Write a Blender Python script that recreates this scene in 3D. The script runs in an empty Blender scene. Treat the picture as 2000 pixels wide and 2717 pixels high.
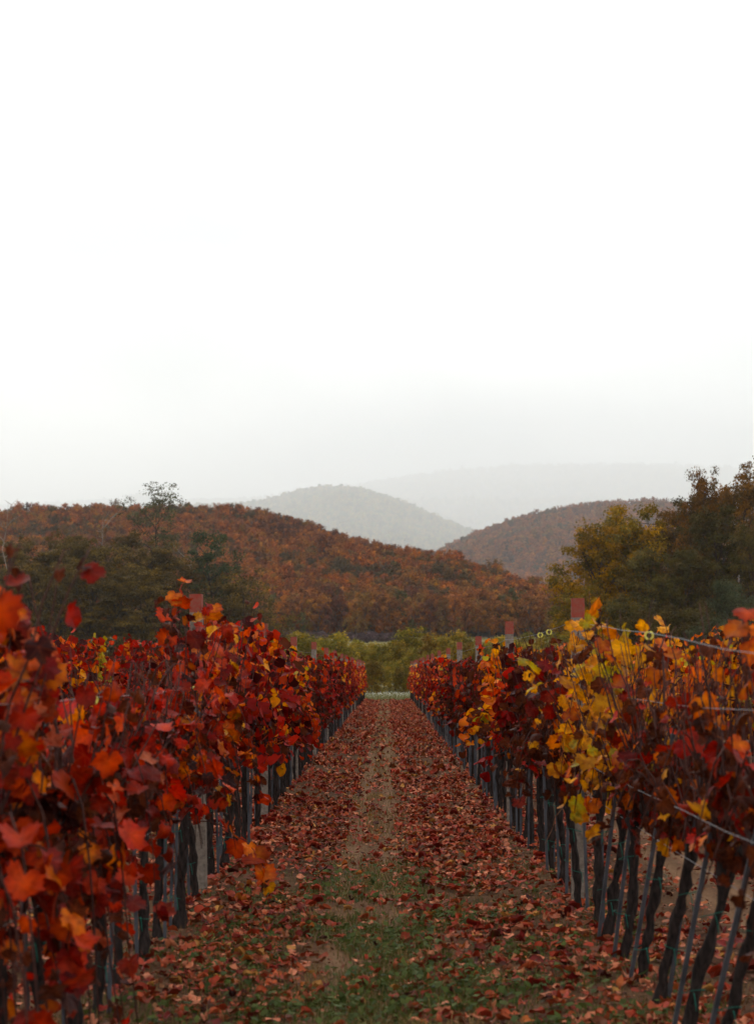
import bpy, math, random
import numpy as np
from mathutils import Matrix, Vector

# ------------------------------------------------------------------ camera, sky, sun, exposure
scene = bpy.context.scene
col = scene.collection
F, VX, HZ, EYE = 5500.0, 1029.0, 1780.0, 1.5      # focal length and vanishing point of the photograph (2000 px wide), eye height

cam_d = bpy.data.cameras.new('camera'); cam = bpy.data.objects.new('camera', cam_d); col.objects.link(cam)
cam.location = (0, 0, EYE); cam.rotation_euler = (math.radians(90), 0, 0)
cam_d.sensor_fit = 'HORIZONTAL'; cam_d.sensor_width = 24.0; cam_d.lens = 24.0 * F / 2000.0
cam_d.shift_x = -(VX - 1000.0) / 2000.0; cam_d.shift_y = (HZ - 1358.5) / 2000.0
cam_d.clip_start = 0.05; cam_d.clip_end = 90000
cam_d.dof.use_dof = True; cam_d.dof.focus_distance = 22.0; cam_d.dof.aperture_fstop = 4.5
scene.camera = cam

world = bpy.data.worlds.new('World'); scene.world = world; world.use_nodes = True
wn, wl = world.node_tree.nodes, world.node_tree.links
bg = wn['Background']; bg.inputs['Strength'].default_value = 0.1
SUN_EL, SUN_AZ = 48.0, -35.0                        # high, a little left of the view, behind thick cloud
sky = wn.new('ShaderNodeTexSky'); sky.sky_type = 'NISHITA'; sky.sun_disc = False
sky.sun_elevation = math.radians(SUN_EL); sky.sun_rotation = math.radians(SUN_AZ); sky.dust_density = 4.0
tc = wn.new('ShaderNodeTexCoord'); mp = wn.new('ShaderNodeMapping'); mp.inputs['Scale'].default_value = (1.0, 1.0, 2.2)
nz = wn.new('ShaderNodeTexNoise'); nz.inputs['Scale'].default_value = 4.2; nz.inputs['Detail'].default_value = 3.0; nz.inputs['Roughness'].default_value = 0.45
rp = wn.new('ShaderNodeValToRGB')
rp.color_ramp.elements[0].position = 0.38; rp.color_ramp.elements[0].color = (0.42, 0.455, 0.485, 1)
rp.color_ramp.elements[1].position = 0.60; rp.color_ramp.elements[1].color = (1.0, 1.0, 0.985, 1)
sep = wn.new('ShaderNodeSeparateXYZ')
cl = wn.new('ShaderNodeClamp')
ma = wn.new('ShaderNodeMath'); ma.operation = 'MULTIPLY_ADD'; ma.inputs[1].default_value = 1.0; ma.inputs[2].default_value = 20.0   # overcast: zenith brighter than horizon
vm = wn.new('ShaderNodeVectorMath'); vm.operation = 'SCALE'
mx = wn.new('ShaderNodeMix'); mx.data_type = 'RGBA'; mx.inputs['Factor'].default_value = 0.93
wl.new(tc.outputs['Generated'], mp.inputs['Vector']); wl.new(mp.outputs[0], nz.inputs['Vector']); wl.new(nz.outputs['Fac'], rp.inputs[0])
wl.new(tc.outputs['Generated'], sep.inputs[0]); wl.new(sep.outputs['Z'], cl.inputs[0]); wl.new(cl.outputs[0], ma.inputs[0])
wl.new(rp.outputs[0], vm.inputs[0]); wl.new(ma.outputs[0], vm.inputs['Scale'])
wl.new(sky.outputs[0], mx.inputs['A']); wl.new(vm.outputs[0], mx.inputs['B']); wl.new(mx.outputs['Result'], bg.inputs['Color'])

sun_d = bpy.data.lights.new('sun', 'SUN'); sun_d.energy = 1.0; sun_d.angle = math.radians(24); sun_d.color = (1.0, 0.95, 0.88)
sun = bpy.data.objects.new('sun', sun_d); col.objects.link(sun)
_e, _a = math.radians(SUN_EL), math.radians(SUN_AZ)
sun.rotation_euler = Vector((-math.sin(_a) * math.cos(_e), -math.cos(_a) * math.cos(_e), -math.sin(_e))).to_track_quat('-Z', 'Y').to_euler()

vs = scene.view_settings; vs.view_transform = 'Standard'; vs.look = 'None'; vs.exposure = 0.0; vs.gamma = 1.0; vs.use_curve_mapping = False
scene.render.engine = 'CYCLES'
cy = scene.cycles; cy.use_denoising = True; cy.max_bounces = 8; cy.diffuse_bounces = 2; cy.glossy_bounces = 2; cy.transmission_bounces = 3
cy.volume_bounces = 8; cy.transparent_max_bounces = 4; cy.caustics_reflective = False; cy.caustics_refractive = False

# ------------------------------------------------------------------ helpers
R = np.random.default_rng(11)

def px2x(px, d): return (px - VX) / F * d
def py2z(py, d): return EYE + (HZ - py) / F * d

def tag(o, label=None, cat=None, group=None, kind=None):
    if label: o['label'] = label
    if cat: o['category'] = cat
    if group: o['group'] = group
    if kind: o['kind'] = kind
    return o

def empty(name, loc=(0, 0, 0), rz=0.0):
    o = bpy.data.objects.new(name, None); o.location = loc; o.rotation_euler = (0, 0, rz); o.empty_display_size = 0.1
    col.objects.link(o); return o

def put(name, mesh, parent=None, loc=None, rz=None, scale=None, mat=None):
    o = bpy.data.objects.new(name, mesh)
    if parent is not None: o.parent = parent
    if mat is not None: o.matrix_basis = mat
    if loc is not None: o.location = loc
    if rz is not None: o.rotation_euler = (0, 0, rz)
    if scale is not None: o.scale = scale if hasattr(scale, '__len__') else (scale,) * 3
    col.objects.link(o); return o

class MB:
    """collects numpy pieces and builds one mesh"""
    def __init__(s): s.v = []; s.f = []; s.c = []; s.m = []; s.sm = []; s.n = 0
    def add(s, v, faces, c=(1, 1, 1), m=0, smooth=True):
        v = np.asarray(v, float).reshape(-1, 3); c = np.asarray(c, float)
        if c.ndim == 1: c = np.tile(c[:3], (len(v), 1))
        s.v.append(v); s.c.append(c[:, :3])
        for f in (faces if isinstance(faces, list) else [faces]):
            f = np.asarray(f, int)
            if f.size == 0: continue
            s.f.append(f + s.n); s.m.append(np.full(len(f), m)); s.sm.append(np.full(len(f), smooth))
        s.n += len(v); return s
    def build(s, name, mats):
        me = bpy.data.meshes.new(name)
        V = np.concatenate(s.v); C = np.concatenate(s.c)
        me.vertices.add(len(V)); me.vertices.foreach_set('co', V.astype(np.float32).ravel())
        if s.f:
            sizes = np.concatenate([np.full(len(f), f.shape[1]) for f in s.f])
            idx = np.concatenate([f.ravel() for f in s.f])
            st = np.concatenate([[0], np.cumsum(sizes)[:-1]])
            me.loops.add(len(idx)); me.polygons.add(len(sizes))
            me.loops.foreach_set('vertex_index', idx.astype(np.int32))
            me.polygons.foreach_set('loop_start', st.astype(np.int32))
            try: me.polygons.foreach_set('loop_total', sizes.astype(np.int32))
            except Exception: pass
            me.polygons.foreach_set('material_index', np.concatenate(s.m).astype(np.int32))
            me.polygons.foreach_set('use_smooth', np.concatenate(s.sm).astype(bool))
        a = me.color_attributes.new('col', 'FLOAT_COLOR', 'POINT')
        a.data.foreach_set('color', np.concatenate([C, np.ones((len(C), 1))], 1).astype(np.float32).ravel())
        for m in (mats if isinstance(mats, (list, tuple)) else [mats]): me.materials.append(m)
        me.update(calc_edges=True); me.validate(clean_customdata=False)
        return me

def nrm(v): return v / np.maximum(np.linalg.norm(v, axis=-1, keepdims=True), 1e-9)

def tube(mb, P, rad, sides=6, c=(1, 1, 1), m=0, cap=True, rough=0.0, rng=R):
    P = np.asarray(P, float); n = len(P); rad = np.broadcast_to(np.asarray(rad, float), (n,))
    T = nrm(np.gradient(P, axis=0)); ref = np.array([0.0, 0.0, 1.0]) if abs(T[0, 2]) < 0.9 else np.array([1.0, 0.0, 0.0])
    A = nrm(np.cross(T, ref)); B = np.cross(T, A)
    th = np.arange(sides) * 2 * np.pi / sides
    r = rad[:, None] * (1 + rough * rng.uniform(-1, 1, (n, sides)))
    V = P[:, None] + r[..., None] * (np.cos(th)[None, :, None] * A[:, None] + np.sin(th)[None, :, None] * B[:, None])
    i = np.arange(n - 1)[:, None] * sides; j = np.arange(sides)[None]; k = (j + 1) % sides
    q = np.stack([i + j, i + k, i + sides + k, i + sides + j], -1).reshape(-1, 4)
    faces = [q]
    if cap: faces += [np.arange(sides)[None, ::-1], (np.arange(sides) + (n - 1) * sides)[None]]
    mb.add(V, faces, c, m)

def box(mb, lo, hi, c=(1, 1, 1), m=0):
    x0, y0, z0 = lo; x1, y1, z1 = hi
    v = [(x0, y0, z0), (x1, y0, z0), (x1, y1, z0), (x0, y1, z0), (x0, y0, z1), (x1, y0, z1), (x1, y1, z1), (x0, y1, z1)]
    mb.add(v, np.array([(0, 3, 2, 1), (4, 5, 6, 7), (0, 1, 5, 4), (1, 2, 6, 5), (2, 3, 7, 6), (3, 0, 4, 7)]), c, m, False)

def rand_dir(n, rng): return nrm(rng.normal(size=(n, 3)))

def leaf_quads(mb, P, N, size, c, rng, asp=0.6, m=0):
    """small rhombic leaf faces at P with normals N"""
    n = len(P); size = np.broadcast_to(size, (n,))[:, None]
    t = nrm(np.cross(N, rand_dir(n, rng))); b = np.cross(N, t)
    fold = N * size * rng.uniform(-0.25, 0.25, (n, 1))
    V = np.stack([P - t * size, P + b * size * asp + fold, P + t * size, P - b * size * asp + fold], 1)
    mb.add(V, np.arange(n * 4).reshape(n, 4), np.repeat(np.broadcast_to(c, (n, 3)), 4, 0), m)

# value noise on a lattice, for terrain and scatter masks
_tab = np.random.default_rng(3).random((256, 256))
def vnoise(x, y):
    x = np.asarray(x, float); y = np.asarray(y, float)
    xi = np.floor(x).astype(int); yi = np.floor(y).astype(int); fx = x - xi; fy = y - yi
    fx = fx * fx * (3 - 2 * fx); fy = fy * fy * (3 - 2 * fy)
    g = lambda a, b: _tab[a & 255, b & 255]
    return (g(xi, yi) * (1 - fx) + g(xi + 1, yi) * fx) * (1 - fy) + (g(xi, yi + 1) * (1 - fx) + g(xi + 1, yi + 1) * fx) * fy
def fbm(x, y, o=4):
    s = 0; a = 0.5
    for i in range(o): s = s + a * vnoise(x * 2 ** i + 17 * i, y * 2 ** i + 31 * i); a *= 0.5
    return s

# ------------------------------------------------------------------ materials
def new_mat(name):
    m = bpy.data.materials.new(name); m.use_nodes = True
    return m, m.node_tree.nodes, m.node_tree.links, m.node_tree.nodes['Principled BSDF']

def leaf_mat(name, transl=0.35, rough=0.55, hue=0.02, val=0.35, blotch=0.0, spec=0.3, ramp=None, veins=False):
    m, n, l, p = new_mat(name)
    at = n.new('ShaderNodeAttribute'); at.attribute_name = 'col'
    oi = n.new('ShaderNodeObjectInfo')
    hs = n.new('ShaderNodeHueSaturation'); hs.inputs['Saturation'].default_value = 1.06
    r1 = n.new('ShaderNodeMapRange'); r1.inputs['To Min'].default_value = 0.5 - hue * 0.1; r1.inputs['To Max'].default_value = 0.5 + hue
    mu = n.new('ShaderNodeMath'); mu.operation = 'MULTIPLY'; mu.inputs[1].default_value = 7.31
    fr = n.new('ShaderNodeMath'); fr.operation = 'FRACT'
    r2 = n.new('ShaderNodeMapRange'); r2.inputs['To Min'].default_value = 1 - val; r2.inputs['To Max'].default_value = 1 + val * 1.15
    l.new(oi.outputs['Random'], r1.inputs['Value']); l.new(oi.outputs['Random'], mu.inputs[0]); l.new(mu.outputs[0], fr.inputs[0]); l.new(fr.outputs[0], r2.inputs['Value'])
    src = at.outputs['Color']
    if ramp:
        cr = n.new('ShaderNodeValToRGB'); cr.color_ramp.interpolation = 'LINEAR'
        while len(cr.color_ramp.elements) < len(ramp): cr.color_ramp.elements.new(0.5)
        for e, (pos, c) in zip(cr.color_ramp.elements, ramp): e.position = pos; e.color = (*c, 1)
        mm = n.new('ShaderNodeMix'); mm.data_type = 'RGBA'; mm.blend_type = 'MULTIPLY'; mm.inputs['Factor'].default_value = 1.0
        ln = n.new('ShaderNodeTexNoise'); ln.inputs['Scale'].default_value = 0.022; ln.inputs['Detail'].default_value = 3; l.new(oi.outputs['Location'], ln.inputs['Vector'])
        sm = n.new('ShaderNodeMath'); sm.operation = 'MULTIPLY_ADD'; sm.inputs[1].default_value = 2.4; sm.inputs[2].default_value = -1.2; l.new(ln.outputs['Fac'], sm.inputs[0])
        rs = n.new('ShaderNodeMath'); rs.operation = 'MULTIPLY_ADD'; rs.inputs[1].default_value = 0.75; l.new(oi.outputs['Random'], rs.inputs[0]); l.new(sm.outputs[0], rs.inputs[2])
        a2 = n.new('ShaderNodeMath'); a2.operation = 'ADD'; a2.inputs[1].default_value = 0.12; a2.use_clamp = True; l.new(rs.outputs[0], a2.inputs[0])
        l.new(a2.outputs[0], cr.inputs[0]); l.new(at.outputs['Color'], mm.inputs['A']); l.new(cr.outputs[0], mm.inputs['B']); src = mm.outputs['Result']
    if blotch:
        tx = n.new('ShaderNodeTexCoord'); nn = n.new('ShaderNodeTexNoise'); nn.inputs['Scale'].default_value = 22; nn.inputs['Detail'].default_value = 4
        ad = n.new('ShaderNodeVectorMath'); ad.operation = 'ADD'; l.new(tx.outputs['Object'], ad.inputs[0]); l.new(oi.outputs['Random'], ad.inputs[1])
        l.new(ad.outputs[0], nn.inputs['Vector'])
        rr = n.new('ShaderNodeValToRGB'); rr.color_ramp.elements[0].position = 0.36; rr.color_ramp.elements[1].position = 0.58
        rr.color_ramp.elements[0].color = (0.42, 0.24, 0.22, 1); rr.color_ramp.elements[1].color = (1, 1, 1, 1)
        l.new(nn.outputs['Fac'], rr.inputs[0])
        mb = n.new('ShaderNodeMix'); mb.data_type = 'RGBA'; mb.blend_type = 'MULTIPLY'; mb.inputs['Factor'].default_value = blotch
        l.new(src, mb.inputs['A']); l.new(rr.outputs[0], mb.inputs['B']); src = mb.outputs['Result']
        bp = n.new('ShaderNodeBump'); bp.inputs['Strength'].default_value = 0.35; bp.inputs['Distance'].default_value = 0.01
        l.new(nn.outputs['Fac'], bp.inputs['Height']); l.new(bp.outputs[0], p.inputs['Normal'])
    if veins:
        def mth(op, a, b=None, c=None, clamp=False):
            q = n.new('ShaderNodeMath'); q.operation = op; q.use_clamp = clamp
            for k, v in enumerate((a, b, c)):
                if v is None: continue
                if isinstance(v, (int, float)): q.inputs[k].default_value = v
                else: l.new(v, q.inputs[k])
            return q.outputs[0]
        va = n.new('ShaderNodeAttribute'); va.attribute_name = 'luv'; sx = n.new('ShaderNodeSeparateXYZ'); l.new(va.outputs['Vector'], sx.inputs[0])
        X, Y = mth('ABSOLUTE', sx.outputs['X']), sx.outputs['Y']; tot = None
        rays = [(0.0, 0.0, 0.030), (52.0, 0.0, 0.026), (108.0, 0.0, 0.022)] + [(40.0, h, 0.016) for h in (0.22, 0.42, 0.6)]      # main veins, then side veins off the midrib
        for ang, y0, wdt in rays:
            sa, ca = math.sin(math.radians(ang)), math.cos(math.radians(ang)); Yo = mth('SUBTRACT', Y, y0)
            per = mth('ABSOLUTE', mth('SUBTRACT', mth('MULTIPLY', X, ca), mth('MULTIPLY', Yo, sa))); al = mth('ADD', mth('MULTIPLY', X, sa), mth('MULTIPLY', Yo, ca))
            v = mth('MULTIPLY', mth('SUBTRACT', 1.0, mth('DIVIDE', per, wdt), clamp=True), mth('GREATER_THAN', al, 0.0)); tot = v if tot is None else mth('MAXIMUM', tot, v)
        vm_ = n.new('ShaderNodeMix'); vm_.data_type = 'RGBA'; vm_.blend_type = 'MIX'; l.new(mth('MULTIPLY', tot, 0.32), vm_.inputs['Factor']); l.new(src, vm_.inputs['A']); vm_.inputs['B'].default_value = (*veins, 1); src = vm_.outputs['Result']
        b2 = n.new('ShaderNodeBump'); b2.inputs['Strength'].default_value = 0.5; b2.inputs['Distance'].default_value = 0.004; l.new(tot, b2.inputs['Height']); l.new(bp.outputs[0], b2.inputs['Normal']); l.new(b2.outputs[0], p.inputs['Normal'])
    l.new(src, hs.inputs['Color']); l.new(r1.outputs[0], hs.inputs['Hue']); l.new(r2.outputs[0], hs.inputs['Value'])
    l.new(hs.outputs[0], p.inputs['Base Color']); p.inputs['Roughness'].default_value = rough; p.inputs['Specular IOR Level'].default_value = spec
    if transl:
        t = n.new('ShaderNodeBsdfTranslucent'); ms = n.new('ShaderNodeMixShader'); ms.inputs[0].default_value = transl
        l.new(hs.outputs[0], t.inputs['Color']); l.new(p.outputs[0], ms.inputs[1]); l.new(t.outputs[0], ms.inputs[2]); l.new(ms.outputs[0], n['Material Output'].inputs['Surface'])
    return m

def noise_mat(name, c0, c1, scale=20, rough=0.8, bump=0.4, dist=0.01, stretch=(1, 1, 1), use_col=False, spec=0.12, metal=0.0):
    m, n, l, p = new_mat(name)
    tx = n.new('ShaderNodeTexCoord'); mpn = n.new('ShaderNodeMapping'); mpn.inputs['Scale'].default_value = stretch
    nn = n.new('ShaderNodeTexNoise'); nn.inputs['Scale'].default_value = scale; nn.inputs['Detail'].default_value = 6; nn.inputs['Roughness'].default_value = 0.62
    cr = n.new('ShaderNodeValToRGB'); cr.color_ramp.elements[0].position = 0.32; cr.color_ramp.elements[1].position = 0.68
    cr.color_ramp.elements[0].color = (*c0, 1); cr.color_ramp.elements[1].color = (*c1, 1)
    l.new(tx.outputs['Object'], mpn.inputs[0]); l.new(mpn.outputs[0], nn.inputs['Vector']); l.new(nn.outputs['Fac'], cr.inputs[0])
    out = cr.outputs[0]
    if use_col:
        at = n.new('ShaderNodeAttribute'); at.attribute_name = 'col'
        mm = n.new('ShaderNodeMix'); mm.data_type = 'RGBA'; mm.blend_type = 'MULTIPLY'; mm.inputs['Factor'].default_value = 1
        l.new(out, mm.inputs['A']); l.new(at.outputs['Color'], mm.inputs['B']); out = mm.outputs['Result']
    l.new(out, p.inputs['Base Color']); p.inputs['Roughness'].default_value = rough; p.inputs['Specular IOR Level'].default_value = spec; p.inputs['Metallic'].default_value = metal
    b = n.new('ShaderNodeBump'); b.inputs['Strength'].default_value = bump; b.inputs['Distance'].default_value = dist
    l.new(nn.outputs['Fac'], b.inputs['Height']); l.new(b.outputs[0], p.inputs['Normal'])
    return m

M_LEAF = leaf_mat('vine_leaf', 0.44, 0.5, 0.007, 0.36, blotch=0.75, spec=0.14, veins=(0.36, 0.09, 0.04))
M_LITTERH = leaf_mat('fallen_leaf_near', 0.15, 0.6, 0.015, 0.25, blotch=0.6, spec=0.12, veins=(0.30, 0.13, 0.08))
M_LEAFJ = leaf_mat('vine_foliage', 0.40, 0.55, 0.004, 0.15, spec=0.08)
M_LITTER = leaf_mat('fallen_leaf', 0.15, 0.6, 0.015, 0.25, blotch=0.6, spec=0.10)
M_TREE = leaf_mat('tree_leaf', 0.30, 0.6, 0.012, 0.22, spec=0.05)
M_WOOD = leaf_mat('wood_tree', 0.12, 0.6, 0.01, 0.25, spec=0.03,
                  ramp=[(0.0, (0.34, 0.26, 0.32)), (0.15, (0.75, 0.62, 0.62)), (0.38, (1.25, 1.0, 0.8)), (0.55, (1.5, 1.25, 0.9)), (0.7, (1.0, 1.2, 0.9)), (0.82, (0.34, 0.60, 0.55)), (0.92, (0.6, 0.40, 0.45)), (1.0, (0.28, 0.5, 0.5))])
M_GRASS = leaf_mat('grass_blade', 0.3, 0.6, 0.01, 0.1, spec=0.08)
M_BARK = noise_mat('vine_bark', (0.005, 0.0038, 0.0035), (0.042, 0.029, 0.025), 70, 0.9, 0.9, 0.012, (1, 1, 0.22))
M_CANE = noise_mat('vine_cane', (0.022, 0.007, 0.006), (0.07, 0.026, 0.018), 30, 0.7, 0.3, 0.003, use_col=True)
M_TBARK = noise_mat('tree_bark', (0.03, 0.025, 0.022), (0.09, 0.075, 0.062), 6, 0.9, 0.6, 0.05, (1, 1, 0.3), use_col=True)
M_CONC = noise_mat('post_concrete', (0.10, 0.078, 0.062), (0.24, 0.195, 0.158), 26, 0.9, 0.35, 0.004)
M_REDP = noise_mat('red_paint', (0.25, 0.026, 0.014), (0.20, 0.075, 0.052), 26, 0.7, 0.3, 0.003)
M_STEEL = noise_mat('stake_steel', (0.03, 0.031, 0.035), (0.11, 0.113, 0.125), 18, 0.5, 0.15, 0.002, (1, 1, 0.3), metal=0.4)
M_WIRE = noise_mat('wire_steel', (0.12, 0.12, 0.125), (0.30, 0.30, 0.31), 40, 0.45, 0.1, 0.001, metal=0.5)
M_TIE = noise_mat('tie_plastic', (0.006, 0.07, 0.05), (0.012, 0.14, 0.10), 30, 0.5, 0.1, 0.001)
M_RING = noise_mat('ring_plastic', (0.52, 0.40, 0.05), (0.66, 0.55, 0.12), 30, 0.5, 0.1, 0.001)
M_HILL = noise_mat('forest_floor', (0.022, 0.009, 0.006), (0.055, 0.02, 0.012), 0.05, 0.95, 0.2, 1.0)
M_FLOWER = leaf_mat('flower', 0.2, 0.6, 0.0, 0.05)

# ground: bare sandy soil, clods, meadow grass colours farther out
def ground_mat():
    m, n, l, p = new_mat('soil')
    tx = n.new('ShaderNodeTexCoord')
    def noise(sc, det=6, ro=0.6):
        q = n.new('ShaderNodeTexNoise'); q.inputs['Scale'].default_value = sc; q.inputs['Detail'].default_value = det; q.inputs['Roughness'].default_value = ro
        l.new(tx.outputs['Object'], q.inputs['Vector']); return q
    def ramp(src, a, ca, b, cb):
        q = n.new('ShaderNodeValToRGB'); q.color_ramp.elements[0].position = a; q.color_ramp.elements[1].position = b
        q.color_ramp.elements[0].color = (*ca, 1); q.color_ramp.elements[1].color = (*cb, 1); l.new(src, q.inputs[0]); return q
    n1 = noise(9, 8, 0.65); n2 = noise(0.9, 5); n3 = noise(60, 4)
    soil = ramp(n1.outputs['Fac'], 0.3, (0.030, 0.013, 0.008), 0.7, (0.12, 0.056, 0.030))
    dry = ramp(n3.outputs['Fac'], 0.3, (0.04, 0.02, 0.011), 0.7, (0.13, 0.072, 0.036))
    mixn = n.new('ShaderNodeMix'); mixn.data_type = 'RGBA'; f = ramp(n2.outputs['Fac'], 0.42, (0, 0, 0), 0.58, (1, 1, 1))
    l.new(f.outputs[0], mixn.inputs['Factor']); l.new(soil.outputs[0], mixn.inputs['A']); l.new(dry.outputs[0], mixn.inputs['B'])
    n4 = noise(0.03, 6); n5 = noise(0.25, 5)
    mead = ramp(n4.outputs['Fac'], 0.40, (0.10, 0.095, 0.026), 0.62, (0.28, 0.23, 0.11))
    tuft = ramp(n5.outputs['Fac'], 0.35, (0.55, 0.5, 0.4), 0.65, (1, 1, 1))
    mt = n.new('ShaderNodeMix'); mt.data_type = 'RGBA'; mt.blend_type = 'MULTIPLY'; mt.inputs['Factor'].default_value = 1
    l.new(mead.outputs[0], mt.inputs['A']); l.new(tuft.outputs[0], mt.inputs['B'])
    at = n.new('ShaderNodeAttribute'); at.attribute_name = 'col'; sp = n.new('ShaderNodeSeparateColor'); l.new(at.outputs['Color'], sp.inputs[0])
    fin = n.new('ShaderNodeMix'); fin.data_type = 'RGBA'; l.new(sp.outputs[0], fin.inputs['Factor']); tk = n.new('ShaderNodeMix'); tk.data_type = 'RGBA'; l.new(sp.outputs[1], tk.inputs['Factor']); l.new(mixn.outputs['Result'], tk.inputs['A']); tan = ramp(n3.outputs['Fac'], 0.3, (0.13, 0.068, 0.036), 0.7, (0.24, 0.14, 0.078)); l.new(tan.outputs[0], tk.inputs['B']); l.new(tk.outputs['Result'], fin.inputs['A']); l.new(mt.outputs['Result'], fin.inputs['B'])
    l.new(fin.outputs['Result'], p.inputs['Base Color']); p.inputs['Roughness'].default_value = 0.95; p.inputs['Specular IOR Level'].default_value = 0.04
    b = n.new('ShaderNodeBump'); b.inputs['Strength'].default_value = 0.8; b.inputs['Distance'].default_value = 0.03
    ad = n.new('ShaderNodeMath'); ad.operation = 'MULTIPLY_ADD'; ad.inputs[1].default_value = 0.4; l.new(n3.outputs['Fac'], ad.inputs[0]); l.new(n1.outputs['Fac'], ad.inputs[2])
    l.new(ad.outputs[0], b.inputs['Height']); l.new(b.outputs[0], p.inputs['Normal'])
    return m
M_SOIL = ground_mat()

# ------------------------------------------------------------------ ground
ROW_END = 105.0
ROWS = {'L1': -1.22, 'R1': 1.18, 'L2': -3.62, 'R2': 3.58, 'L3': -6.02, 'R3': 5.98, 'L4': -8.42, 'R4': 8.38}
def gz(x, y):
    x = np.asarray(x, float); y = np.asarray(y, float)
    z = np.interp(y, [-60, 128, 180, 250, 320, 405, 520, 60000], [0, 0, 0.5, 2.2, 4.6, 7.9, 9, 9])
    inr = np.clip((ROW_END + 6 - y) / 4, 0, 1)
    u = (x + 0.02 + 1.2) % 2.4 - 1.2                            # distance from the middle of an alley
    z = z + inr * (0.05 * np.exp(-((np.abs(u) - 1.2) / 0.22) ** 2) - 0.035 * np.exp(-((np.abs(u) - 0.62) / 0.2) ** 2) - 0.03 * np.exp(-((u + 0.0) / 0.07) ** 2) - 0.03 * np.exp(-((u + 0.25) / 0.06) ** 2))
    z = z + inr * 0.035 * (fbm(x * 3, y * 3, 3) - 0.45) + 0.10 * (1 - inr) * (fbm(x * 0.15, y * 0.15, 3) - 0.45) * np.clip((y - 120) / 20, 0, 30)
    return z

def axis(parts):
    out = []
    for a, b, s in parts: out.append(np.arange(a, b, s))
    return np.unique(np.round(np.concatenate(out), 4))
gx = axis([(-24000, -900, 2100), (-900, -60, 40), (-60, -10, 2.5), (-10, -4, 0.3), (-4, 4, 0.07), (4, 10, 0.3), (10, 60, 2.5), (60, 900, 40), (900, 24001, 2100)])
gy = axis([(-60, 7, 4), (7, 30, 0.10), (30, 60, 0.25), (60, 130, 0.6), (130, 300, 4), (300, 800, 12), (800, 2000, 120), (2000, 54001, 2600)])
GX, GY = np.meshgrid(gx, gy); GZ = gz(GX, GY)
mead = np.clip((GY - ROW_END - 1.5) / 4, 0, 1)
_u = (GX + 0.02 + 1.2) % 2.4 - 1.2; track = np.clip(np.exp(-((_u + 0.26) / 0.10) ** 2) + np.exp(-((_u - 0.02) / 0.10) ** 2), 0, 1) * (0.35 + 0.9 * fbm(GX * 4, GY * 1.5, 3))
ny, nx = GX.shape; ii = (np.arange(ny - 1)[:, None] * nx + np.arange(nx - 1)[None]).ravel()
mb = MB(); mb.add(np.stack([GX, GY, GZ], -1), np.stack([ii, ii + 1, ii + nx + 1, ii + nx], 1), np.column_stack([mead.ravel(), track.ravel(), 0 * mead.ravel()]))
tag(put('ground', mb.build('ground', M_SOIL)), kind='structure')

# ------------------------------------------------------------------ hills
def hill(name, ridge, dr, df, zf, back, tree_h, nz_amp, ncol=140, nrow=60, noise_sc=120.0, curve=1.0):
    """a real heightfield: foot at distance df, ridge at distance dr(px), dropping again behind"""
    pxs = np.linspace(ridge[0][0], ridge[-1][0], ncol)
    ry = np.interp(pxs, [p for p, _ in ridge], [q for _, q in ridge])
    d_r = np.interp(pxs, [p for p, _ in dr], [q for _, q in dr]); d_f = np.interp(pxs, [p for p, _ in df], [q for _, q in df])
    zr = EYE + (HZ - ry) / F * d_r - tree_h
    t = np.concatenate([np.linspace(0, 1, nrow), np.linspace(1.05, 1.6, 12)])
    Tt, PX = np.meshgrid(t, pxs, indexing='ij')
    D = d_f[None] + (d_r - d_f)[None] * np.minimum(Tt, 1) + np.maximum(Tt - 1, 0) * back
    up = np.minimum(Tt, 1); s = up ** curve; s = np.where(up > 0.9, s - (up - 0.9) ** 2 * 1.2, s)
    Z = zf + (zr[None] - zf + 0.012 * (zr[None] - zf)) * s - np.maximum(Tt - 1, 0) ** 1.3 * 0.8 * (zr[None] - zf)
    X = (PX - VX) / F * D
    Z = Z + nz_amp * (fbm(X / noise_sc, D / noise_sc, 4) - 0.47) * np.clip(4 * up * (1.02 - up), 0, 1)
    V = np.stack([X, D, Z], -1); nr, nc = X.shape
    k = (np.arange(nr - 1)[:, None] * nc + np.arange(nc - 1)[None]).ravel()
    mb = MB(); mb.add(V, np.stack([k, k + 1, k + nc + 1, k + nc], 1))
    o = tag(put(name, mb.build(name, M_HILL)), kind='structure')
    def sample(n, rng, tmax=1.03):
        a = rng.uniform(0, nc - 1.001, n); tt = rng.uniform(0, nrow * tmax, n); tt = np.minimum(tt, nr - 1.001)
        w = (X[np.minimum(tt.astype(int), nr - 2), -1] - X[np.minimum(tt.astype(int), nr - 2), 0]); keep = rng.random(n) < w / w.max()
        a, tt = a[keep], tt[keep]; i0 = tt.astype(int); j0 = a.astype(int); fi = (tt - i0)[:, None]; fj = (a - j0)[:, None]
        return (V[i0, j0] * (1 - fi) * (1 - fj) + V[i0 + 1, j0] * fi * (1 - fj) + V[i0, j0 + 1] * (1 - fi) * fj + V[i0 + 1, j0 + 1] * fi * fj)
    return o, sample

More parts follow.
